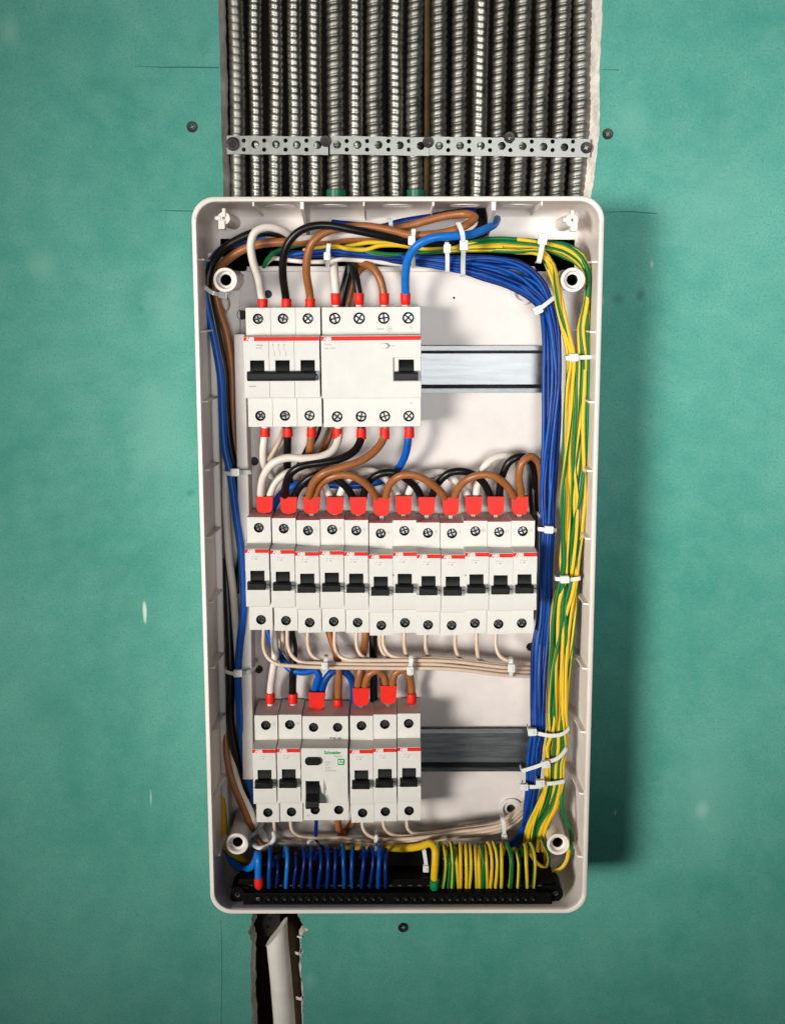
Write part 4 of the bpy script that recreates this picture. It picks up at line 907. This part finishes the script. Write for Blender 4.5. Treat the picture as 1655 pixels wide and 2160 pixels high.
# small wires along the top ----------------------------------------------------
g5 = 'thin wires crossing behind the cables at the top'
for pts, mm, lab, ph, tw in (
    ([(640, 528, 30), (679, 520, 34), (702, 517, 36), (732, 524, 38), (772, 526, 38), (799, 518, 38), (840, 517, 38), (900, 524, 38), (980, 514, 42), (1060, 514, 46)], 'w_gy', 'yellow wire crossing behind the cables, uppermost of the thin ones', 0, .0006),
    ([(700, 526, 32), (735, 519, 34), (778, 511, 36), (840, 515, 38), (900, 520, 38), (980, 522, 42), (1060, 520, 46)], 'w_gy', 'yellow wire arching over the other thin wires behind the blue cable', 0, .0005),
    ([(730, 518, 32), (764, 524, 36), (786, 532, 38), (840, 537, 38), (900, 532, 36), (980, 528, 40), (1060, 527, 44)], 'w_gy', 'green and yellow wire just above the blue wires', .3, .003),
    ([(556, 562, 22), (568, 542, 34), (583, 530, 38), (600, 523, 38), (621, 518, 37), (650, 514, 34), (690, 512, 28)], 'w_gy', 'green wire curling down at the left end of the top bundle', .5, .0),
    ([(560, 556, 22), (575, 545, 26), (613, 549, 34), (650, 552, 36), (692, 551, 37), (719, 547, 37), (759, 549, 37), (840, 557, 34), (880, 560, 28)], 'w_white', 'whitish wire running below the blue wires at the top', 0, 0),
    ([(600, 542, 24), (618, 537, 30), (666, 530, 33), (700, 529, 34), (760, 536, 36), (840, 538, 38), (905, 541, 42)], 'w_mid_blue', 'blue wire at the left end of the top bundle, upper one', 0, 0),
    ([(590, 545, 24), (640, 541, 28), (703, 537, 32), (760, 542, 35), (840, 545, 38), (905, 552, 42)], 'w_blue', 'blue wire at the left end of the top bundle, middle one', 0, 0),
    ([(570, 532, 24), (640, 534, 26), (703, 543, 30), (760, 549, 34), (840, 552, 36), (905, 560, 40)], 'w_blue', 'blue wire at the left end of the top bundle, lower one', 0, 0),
    ([(700, 470, 22), (760, 476, 26), (800, 480, 30), (845, 468, 32), (905, 458, 32), (955, 449, 30), (1000, 443, 22)], 'w_blue', 'dark blue cable above the doubled-back brown cable', 0, 0)):
    wire('insulated_wire', pts, 1.65 if mm != 'w_blue' or 'dark' not in lab else 2.6, M[mm], lab, g5, phase=ph, twist=tw)
wire('insulated_cable', [(1012, 440, 14), (1026, 452, 22), (1030, 470, 30), (1020, 488, 34), (990, 500, 34), (940, 508, 32), (880, 512, 30), (800, 506, 28)], R1 + .6, M['w_black'], 'added thick black cable filling the shadow beside the long white rib', 'cables feeding the top row')  # black cable added to stand for the deep shade here
wire('insulated_cable', [(1000, 438, 12), (1012, 455, 18), (1016, 474, 24), (1000, 492, 26), (960, 502, 26)], R1 + .4, M['w_black'], 'added black cable standing for the shadow inside the brown double-back', 'cables feeding the top row')  # another black strand added in place of shadow

# tall bundles -------------------------------------------------------------------
def bundle(n_, stations, r, material_f, label, group, name='insulated_wire', cols=6, amp=.5, seed=1, weave=0.0, step=5, ref=5, where='', back_where=''):
    """stations: (left px, left py, right px, right py, front D). Wires keep their own lane with slow wandering."""
    rnd = random.Random(seed); ns = len(stations); objs = []; tref = {}; tt = 0
    layers = math.ceil(n_ / cols)
    lanes = []
    for i in range(n_):
        ly = i // cols; cnt = min(cols, n_ - ly * cols); k = i % cols
        off = .5 if ly % 2 else 0.0
        lanes.append([(k + .5 + off * .5) / (cols + (.5 if off else 0)), ly])
    perm = [l[0] for l in lanes]
    for i in range(n_):
        ly = lanes[i][1]; pts = []; base = lanes[i][0]; ph = [rnd.uniform(0, 6.28) for _ in range(4)]
        for s, st in enumerate(stations):
            lx, ly_, rx, ry, D = st[:5]; tight = st[5] if len(st) > 5 else 1.0
            t = base + (amp / cols) * tight * (math.sin(s * .9 + ph[0]) + .6 * math.sin(s * 1.9 + ph[1])) + weave * tight * math.sin(s * .55 + ph[2]) / cols
            t = min(max(t, .02), .98)
            if s == ref: tt = t
            d = D - ly * 2 * r * .85 + tight * r * .7 * math.sin(s * 1.3 + ph[3]) - (abs(t - .5) * 2) ** 2 * r * 1.6
            a = P(lx, ly_, d); b = P(rx, ry, d)
            # inset by the wire radius
            dv = (b - a); L_ = max(dv.length, 1e-3); u = dv / L_
            pts.append(a + u * (r + t * (max(L_ - 2 * r, 0))))
        sp_ = spline(pts, step)
        mm, phs, tw = material_f(i, rnd)
        q = pts[0]
        o = MB().tube(sp_, r, seg=10, phase=phs, twist=tw).build(name, mm, origin=tuple(q), recalc=False, angle=80)
        tag(o, label, 'wire', group); objs.append((ly, i, o)); tref[i] = tt
    front = sorted([q_ for q_ in objs if q_[0] == 0], key=lambda q_: tref[q_[1]])
    for k, (_, i, o) in enumerate(front): o['label'] = '%s front %s from the left %s' % (ORD[k], label.split(' in the ')[0].split(' turning')[0].split(' looping')[0], where)
    back = [q_[2] for q_ in objs if q_[0] > 0]
    for o in back: o['label'] = label.split(' in the ')[0].split(' turning')[0].split(' looping')[0] + ', half hidden behind the front ones %s' % back_where
    return objs

blue_st = [(848, 556, 848, 531, 40, .6), (903, 565, 903, 535, 44, .4), (944, 574, 944, 536, 47, .3), (976, 582, 980, 534, 49, .3), (1015, 593, 1035, 537, 50), (1066, 609, 1100, 548, 51), (1110, 632, 1143, 580, 52),
           (1134, 655, 1166, 625, 52, .3), (1140, 690, 1181, 668, 51), (1142, 740, 1192, 735, 50), (1141, 810, 1194, 810, 50), (1141, 890, 1186, 890, 50), (1138, 978, 1178, 978, 50), (1136, 1050, 1173, 1050, 50), (1137, 1114, 1171, 1114, 49, .3),
           (1134, 1205, 1166, 1205, 47), (1132, 1297, 1164, 1297, 48), (1120, 1358, 1159, 1358, 50), (1117, 1419, 1156, 1419, 51), (1117, 1500, 1156, 1500, 51), (1117, 1541, 1153, 1545, 51, .3), (1111, 1577, 1148, 1579, 50), (1108, 1625, 1145, 1618, 50, .4),
           (1107, 1661, 1140, 1655, 50, .4), (1103, 1700, 1130, 1700, 48), (1098, 1736, 1118, 1738, 44), (1084, 1768, 1106, 1768, 38), (1052, 1786, 1068, 1806, 32), (980, 1796, 990, 1830, 28), (900, 1800, 900, 1838, 26), (830, 1798, 830, 1842, 24), (760, 1800, 760, 1840, 22)]
def bluef(i, rnd):
    return (M['w_blue'] if rnd.random() < .55 else M['w_mid_blue'], 0, 0)
bundle(17, blue_st, 1.58, bluef, 'blue wire in the tall bundle right of the breakers', 'blue wires of the tall right-hand bundle', cols=6, amp=.38, weave=.8, seed=5, ref=14, where='at the tie beside the middle row', back_where='right of the breakers')
def gyf(i, rnd):
    return (M['w_gy'], rnd.choice([0, .05, .1, .25, .3, .42, .5, .75]), rnd.uniform(-.0035, .0035))
low = [(1193, 754, 1247, 754, 56, .3), (1191, 810, 1247, 810, 56), (1186, 882, 1244, 882, 56), (1179, 978, 1241, 978, 56, 1.2), (1175, 1051, 1238, 1051, 56, 1.2), (1174, 1114, 1233, 1114, 55), (1175, 1180, 1224, 1180, 54), (1174, 1222, 1222, 1222, 54, .3),
       (1164, 1262, 1220, 1262, 54), (1159, 1300, 1217, 1300, 55, 1.2), (1158, 1358, 1212, 1358, 55, 1.2), (1156, 1419, 1208, 1419, 55, 1.1), (1154, 1500, 1201, 1500, 55), (1151, 1548, 1199, 1540, 55, .3), (1145, 1580, 1197, 1577, 55), (1145, 1613, 1192, 1606, 55, .4), (1142, 1654, 1190, 1650, 55, .4),
       (1124, 1697, 1180, 1700, 53, .9), (1104, 1740, 1164, 1744, 49, .9), (1098, 1776, 1158, 1780, 42, .8), (1090, 1800, 1162, 1812, 34), (1060, 1822, 1150, 1835, 26)]
def sub(st, u0, u1):
    out = []
    for s in st:
        lx, ly_, rx, ry, D = s[:5]; tg = s[5] if len(s) > 5 else 1.0
        out.append((lx + (rx - lx) * u0, ly_ + (ry - ly_) * u0, lx + (rx - lx) * u1, ly_ + (ry - ly_) * u1, D, tg))
    return out
topg = [(905, 534, 905, 518, 36, .6), (976, 532, 976, 508, 42, .5), (1030, 535, 1040, 498, 46), (1090, 540, 1095, 500, 50), (1138, 546, 1146, 504, 53, .3)]
gA = [(1150, 566, 1172, 556, 55), (1162, 600, 1181, 594, 56), (1169, 640, 1189, 634, 56), (1181, 695, 1202, 690, 56)]
gB = [(1185, 545, 1188, 508, 54), (1222, 566, 1230, 532, 55), (1233, 598, 1248, 572, 55), (1229, 640, 1251, 632, 55), (1216, 690, 1250, 690, 55)]
bundle(8, sub(topg, 0, .62) + gA + sub(low, 0, .54), 1.5, gyf, 'striped wire turning down left of the upper right post', 'earth wires left of the upper right post', cols=4, amp=.45, weave=1.5, seed=11, ref=8, where='left of the upper right post', back_where='left of the upper right post')
bundle(8, sub(topg, .38, 1.0) + gB + sub(low, .44, 1.0), 1.5, gyf, 'striped wire looping over the upper right post', 'earth wires passing right of the upper right post', cols=4, amp=.45, weave=1.3, seed=23, ref=8, where='right of the upper right post', back_where='right of the upper right post')
# single stray earth wire past the lower right post
wire('insulated_wire', [(1180, 1600, 50), (1186, 1655, 52), (1184, 1695, 54), (1190, 1722, 54), (1201, 1748, 52), (1205, 1772, 48), (1203, 1795, 42), (1190, 1822, 36), (1168, 1838, 34)], 1.6, M['w_gy'], 'single green earth wire bowing out right of the lower right post', phase=.5)
wire('insulated_wire', [(1110, 1775, 40), (1118, 1800, 40), (1134, 1822, 42), (1158, 1836, 44), (1180, 1833, 46), (1193, 1818, 46), (1198, 1798, 44), (1200, 1770, 36)], 1.6, M['w_gy'], 'yellow wire looping under the lower right post', phase=.05)
wire('insulated_wire', [(1095, 1790, 30), (1110, 1808, 32), (1128, 1828, 36), (1146, 1842, 38), (1160, 1848, 36)], 1.6, M['w_gy'], 'yellow wire running diagonally behind the last loops', phase=.1)
wire('insulated_wire', [(1140, 1740, 44), (1143, 1775, 46), (1155, 1800, 46), (1156, 1822, 44), (1146, 1838, 40)], 1.6, M['w_gy'], 'green and yellow wire curling down to the left of the lower right post', phase=.25)

# loops into the terminal bar ----------------------------------------------------
blue_loops = [(570, 1787, 567, 'w_mid_blue', 1.75), (582, 1808, 583, 'w_blue', 1.2), (604, 1787, 602, 'w_light_blue', 1.85), (623, 1797, 620, 'w_blue', 1.5), (638, 1790, 636, 'w_blue', 1.6), (658, 1790, 655, 'w_blue', 1.7), (674, 1790, 673, 'w_blue', 1.7), (689, 1789, 690, 'w_blue', 1.7),
              (707, 1788, 706, 'w_blue', 1.7), (723, 1786, 725, 'w_mid_blue', 1.85), (745, 1787, 743, 'w_mid_blue', 1.8), (766, 1792, 762, 'w_blue', 1.7), (783, 1788, 780, 'w_blue', 1.6), (801, 1784, 797, 'w_mid_blue', 1.85), (814, 1788, 813, 'w_blue', 1.7)]
def loop(i, xt, yt, xb, mm, r, lab, grp, phase=0.0, twist=0.0):
    sw = random.uniform(-3.2, 3.2); ln = random.uniform(-6, 6); yt += random.uniform(-3, 6); r *= random.uniform(.80, .98); xb += random.uniform(-1.5, 1.5)
    pts = [(xt - 5 + ln, yt + 18, 44), (xt - 2 + ln * .6, yt + 4, 52), (xt, yt - 1, 60), (xt + 1 + sw, yt + 14, 68), (xt + .5 + sw + (xb - xt) * .3, (yt + 1869) / 2, 72), (xb + sw * .4, 1854, 70), (xb, 1870, 65), (xb, 1878, 58)]
    return wire('insulated_wire', pts, r, M[mm], lab, grp, phase=phase, twist=twist)
for i, (xt, yt, xb, mm, r) in enumerate(blue_loops):
    loop(i, xt, yt, xb, mm, r, '%s thin blue wire from the left looping down into the black bar' % ORD[i], 'blue loops into the black terminal bar')
c = wire('insulated_cable', [(485, 1770, 26), (480, 1792, 30), (487, 1812, 36), (500, 1829, 42), (518, 1834, 46), (531, 1828, 50), (540, 1814, 56), (543, 1801, 62), (545, 1805, 68), (545, 1825, 70), (545, 1850, 69), (545, 1870, 66)], R1, M['w_light_blue'], 'thick light blue cable with a red sleeve at the left end of the black bar')
MB().tube([P(545, 1852, 69), P(546, 1857, 69), P(546, 1867, 68), P(546, 1873, 67)], [3.5, 3.7, 3.6, 2.4], seg=20).build('ferrule', M['ferrule'], parent=c)
gl = [(930, 938, 934, 0), (946, 947, 947, .5), (951, 956, 955, .3), (960, 965, 966, 0), (970, 974, 972, .05), (982, 985, 984, .22), (990, 995, 992, .1), (1001, 1003, 1003, 0), (1008, 1010, 1010, .02), (1013, 1017, 1018, .4), (1022, 1026, 1027, 0), (1030, 1036, 1035, .2), (1040, 1047, 1045, .3),
      (1056, 1058, 1058, .0), (1068, 1076, 1076, .5), (1086, 1095, 1094, .3), (1107, 1111, 1111, .02), (1118, 1128, 1126, 0)]
for i, (xt, xm, xb, ph) in enumerate(gl):
    y0 = 1782 + random.uniform(-5, 9); r = random.uniform(1.35, 1.7); xm += random.uniform(-3, 3); xb += random.uniform(-1.5, 1.5)
    pts = [(xt - 8, y0 + 22, 44), (xt - 4, y0 + 5, 52), (xt, y0, 60), (xt + (xm - xt) * .7, y0 + 16, 68), (xm, 1820, 72), ((xm + xb) / 2 + .4, 1850, 70), (xb, 1870, 65), (xb, 1880, 58)]
    wire('insulated_wire', pts, r, M['w_gy'], '%s earth wire from the thick yellow cable looping down into the black bar' % ORD[i], 'earth loops into the black terminal bar', phase=ph + .5, twist=random.uniform(-.002, .002))

# terminal bar ---------------------------------------------------------------------
tbq = P(840, 1885, 40)
tbar = empty('terminal_bar', (tbq.x, 30, tbq.z), 'long black terminal bar across the bottom of the box, full of small screws', 'terminal bar')
def X(px, D, py=1885): return P(px, py, D).x
def Zp(py, D, px=840): return P(px, py, D).z
z0, z1 = Zp(1917, 72), Zp(1884, 72)
MB().box(X(513, 72), X(1164, 72), 44, 72, z0, z1).build('front_housing', M['black'], parent=tbar, bevel=.6)
holes = []
mb = MB(); zz0, zz1 = Zp(1892, 63), Zp(1855, 63)
mb.plate(rect(X(503, 63), X(1168, 63), zz0, zz1), [], 40, 63)
mb.build('rear_housing', M['black'], parent=tbar, bevel=.6)
for px, py in ((501, 1887), (1171, 1884)):
    c = P(px, py, 66); s_ = -1 if px < 800 else 1
    ear = MB().plate([(c.x + 5.6 * math.cos(t), c.z + 6.8 * math.sin(t)) for t in [k * math.pi / 16 for k in range(32)]], [circle(c.x, c.z, 1.9, 16)], 44, 67).box(c.x - s_ * 9, c.x, 44, 65.5, c.z - 5, c.z + 6.0).build('mounting_ear', M['black'], parent=tbar, bevel=.8, bseg=3)
    screw_head('ear_screw', px, py, 66.4, 2.6, M['dark_steel'], None, parent=ear)
# row of clamp screws on the front and brass cores behind the wires
for k, px in enumerate([545] + list(range(566, 820, 17)) + [838, 856, 874, 892] + list(range(916, 1140, 16))):
    c = P(px, 1898, 72)
    s_ = MB().lathe((c.x, 0, c.z), [(2.7, 71.5), (2.7, 72.5), (2.2, 72.7), (2.0, 71.2)], seg=16).build('screw_socket', M['black'], parent=tbar)
    a_ = random.uniform(0, 3); u = Vector((math.cos(a_), 0, math.sin(a_))); v = Vector((-math.sin(a_), 0, math.cos(a_))); cc = Vector((c.x, 51.9, c.z))
    sm = MB().lathe((c.x, 0, c.z), [(1.3 if k else 2.0, 70), (1.3 if k else 2.0, 71.9), (1.0, 72.2)], seg=14)
    sm.build('clamp_screw', M['dark_steel'], parent=s_)
for k, px in enumerate(range(528, 1160, 21)):
    c = P(px, 1868, 63); MB().box(c.x - 1.6, c.x + 1.6, 62.5, 63.3, c.z - .5, c.z + .3).build('metal_core', M['steel'], parent=tbar)
# added black comb sheet in place of the shaded cavity behind the loops
a = P(552, 1800, 20); b = P(1140, 1860, 20)
wins = []
for px0, px1 in ((560, 566), (575, 582), (589, 600), (611, 620), (627, 635), (643, 652)):
    q0_, q1_ = P(px0, 1853, 40), P(px1, 1839, 40); wins.append(rect(q0_.x, q1_.x, q0_.z, q1_.z))
q0_, q1_ = P(536, 1862, 40), P(1146, 1800, 40)
MB().plate(rect(q0_.x, q1_.x, q0_.z, q1_.z), wins, 37, 40).build('cavity_shade_comb', M['black'], parent=tbar, bevel=.2, bseg=1)
q0_, q1_ = P(556, 1857, 32), P(658, 1834, 32); MB().box(q0_.x, q1_.x, 30, 32.5, q0_.z, q1_.z).build('added_casing_piece', M['chassis'], parent=tbar, bevel=.3)  # pale piece added so casing seems to show bright through the comb windows
q = [P(862, 1853, 41), P(902, 1844, 41), P(903, 1853, 41)]
MB().hexa([v + Vector((0, 0.6, 0)) for v in q], q).build('torn_label', M['tie'], parent=tbar)

# ------------------------------------------------------------------ cable ties
def tie(pts, head, label, wd=2.9, th=.9, hang=0.0, hs=5.2, hr=None, material=None, wrap=9, group='white nylon cable ties', double=True):
    q = [P(*p) for p in pts]; m_ = material or M['tie']
    d = (q[-1] - q[0]); d.y = 0; d.normalize(); lat = Vector((-d.z, 0, d.x))
    full = [q[0] + Vector((0, -wrap, 0)) - d * .2, q[0] + Vector((0, -1.2, 0)) - d * .5] + q + [q[-1] + Vector((0, -1.2, 0)) + d * .5, q[-1] + Vector((0, -wrap, 0)) + d * .2]
    sp_ = spline(full, 1.2); vs = []; n_ = len(sp_)
    for i, p in enumerate(sp_):
        t = (sp_[min(i + 1, n_ - 1)] - sp_[max(i - 1, 0)]).normalized(); nn = lat.cross(t).normalized()
        l2 = (q[min(len(q) - 1, 1)] - q[0]) if False else lat
        a_ = l2 * wd / 2; b_ = nn * th / 2
        vs += [p + a_ + b_, p - a_ + b_, p - a_ - b_, p + a_ - b_]
    fs = [(4 * i + k, 4 * i + (k + 1) % 4, 4 * i + 4 + (k + 1) % 4, 4 * i + 4 + k) for i in range(n_ - 1) for k in range(4)] + [(0, 1, 2, 3), (4 * n_ - 1, 4 * n_ - 2, 4 * n_ - 3, 4 * n_ - 4)]
    h = P(*head); root = empty('cable_tie', tuple(h), label, 'cable tie', group)
    MB().add(vs, fs).build('strap', m_, parent=root, angle=30)
    ang = hr if hr is not None else math.atan2(d.z, d.x); u = Vector((math.cos(ang), 0, math.sin(ang))); v = Vector((-math.sin(ang), 0, math.cos(ang))); D = Vector((0, 1, 0))
    a_, b_, c_ = hs * .56, hs * .46, 2.0
    mb = MB()
    out = []
    for cx_, cz_ in rrect(-a_, a_, -b_, b_, .9, 3): out.append(h + u * cx_ + v * cz_)
    mb.hexa([p + D * c_ for p in out], [p - D * c_ for p in out]); mb.build('head', m_, parent=root, bevel=.45)
    mb = MB(); o2 = [h + u * cx_ + v * cz_ + D * (c_ + .5) for cx_, cz_ in rrect(-a_ * .4, a_ * .4, -b_ * .45, b_ * .45, .3, 2)]
    mb.hexa(o2, [p - D * 1.0 for p in o2]); mb.build('pawl', m_, parent=root, bevel=.15)
    return root
V = math.pi / 2
tie([(693, 515, 62), (691, 538, 60), (691, 560, 44)], (690, 540, 61), 'cable tie on the thin wires just right of the first brown cable', hr=V)
tie([(872, 484, 64), (871, 500, 63), (869, 525, 58), (872, 560, 46)], (868, 507, 64), 'cable tie left of the light blue cable at the top', hr=V, hs=5.6)
tie([(942, 512, 58), (943, 530, 57), (943, 572, 52)], (943, 524, 59), 'cable tie on the blue wires, shorter one of the upright pair at the top', hr=V, hs=5.6)
tie([(966, 470, 72), (974, 490, 74), (977, 520, 70), (976, 550, 60), (976, 580, 53)], (978, 517, 70), 'long upright cable tie crossing the light blue and the brown cable', hr=V, hs=6.4, wd=3.2)
tie([(1146, 494, 60), (1144, 510, 60), (1136, 552, 57)], (1144, 504, 61), 'cable tie with a wide head on the green and yellow wires at the top right', hr=V - .1, hs=7.0, wd=3.5)
tie([(1128, 657, 55), (1142, 648, 57), (1168, 627, 54)], (1134, 654, 57), 'slanting cable tie round the blue bundle below the top right bend', hr=.45, hs=6)
tie([(1195, 755, 61), (1220, 754, 62), (1248, 753, 60)], (1209, 754, 63), 'upper of the two cable ties on the earth wires alone', hs=6)
tie([(1136, 1116, 53), (1152, 1117, 54), (1172, 1118, 53)], (1157, 1117, 56), 'cable tie on the blue bundle beside the last breaker of the middle row', hs=6)
tie([(1173, 1221, 58), (1195, 1223, 60), (1222, 1220, 58)], (1190, 1222, 61), 'lower of the two cable ties on the earth wires alone', hs=6)
tie([(1115, 1540, 56), (1130, 1546, 58), (1162, 1552, 61), (1184, 1549, 61), (1199, 1538, 59)], (1122, 1544, 59), 'long cable tie round both bundles above the dark rail', hs=6)
tie([(1101, 1626, 54), (1128, 1618, 57), (1152, 1609, 61), (1178, 1598, 61), (1193, 1580, 58)], (1150, 1612, 62), 'long slanting cable tie round both bundles beside the dark rail', hs=6, hr=.2)
tie([(1104, 1659, 54), (1122, 1660, 56), (1142, 1659, 55)], (1105, 1660, 56), 'short cable tie low on the blue bundle', hs=5.6)
tie([(1134, 1650, 59), (1160, 1653, 61), (1189, 1648, 59)], (1139, 1652, 62), 'short cable tie low on the earth wires', hs=6)
tie([(433, 606, 50), (448, 617, 52), (464, 621, 50), (476, 624, 46)], (471, 622, 50), 'cable tie round the cables beside the upper left post', hs=5.6, hr=-.2)
tie([(473, 997, 47), (486, 999, 48), (505, 996, 48), (528, 996, 44)], (496, 996, 50), 'cable tie on the left cables level with the jumper arches', hs=6, material=M['tie'])
tie([(476, 1416, 46), (490, 1421, 47), (508, 1421, 47), (528, 1416, 44), (540, 1404, 34)], (502, 1420, 49), 'cable tie on the left cables reaching into a hole of the plate', hs=6)
tie([(687, 1388, 60), (686, 1402, 61), (684, 1414, 58)], (685, 1404, 62), 'left cable tie on the beige wires below the middle row', hr=V, hs=5.2, wrap=7)
tie([(866, 1386, 60), (866, 1405, 61), (865, 1424, 57)], (865, 1414, 61), 'middle cable tie on the beige wires below the middle row', hr=V, hs=5.6, wrap=7)
tie([(1077, 1392, 55), (1077, 1408, 56), (1077, 1427, 52)], (1078, 1409, 57), 'right cable tie on the beige wires below the middle row', hr=V, hs=5.8, wrap=7)
tie([(1059, 1728, 50), (1062, 1745, 51), (1063, 1766, 48)], (1063, 1766, 50), 'right cable tie on the beige wires below the bottom row', hr=V, hs=4.6, wrap=7)
tie([(793, 1764, 54), (792, 1776, 54), (791, 1792, 52)], (791, 1788, 54), 'left cable tie on the beige wires below the bottom row', hr=V, hs=4.0, wd=2.6, material=M['tie'])
tie([(894, 1795, 52), (897, 1815, 53), (899, 1830, 52)], (898, 1832, 53), 'cable tie left of the thick yellow cable with its head down', hr=V, hs=5.0, wrap=5)
tie([(822, 462, 44), (824, 472, 45), (826, 482, 42)], (824, 474, 44), 'bluish cable tie on the dark blue cable near the top wall', hr=V, hs=3.4, wd=3.0, material=M['tie2'], wrap=4)
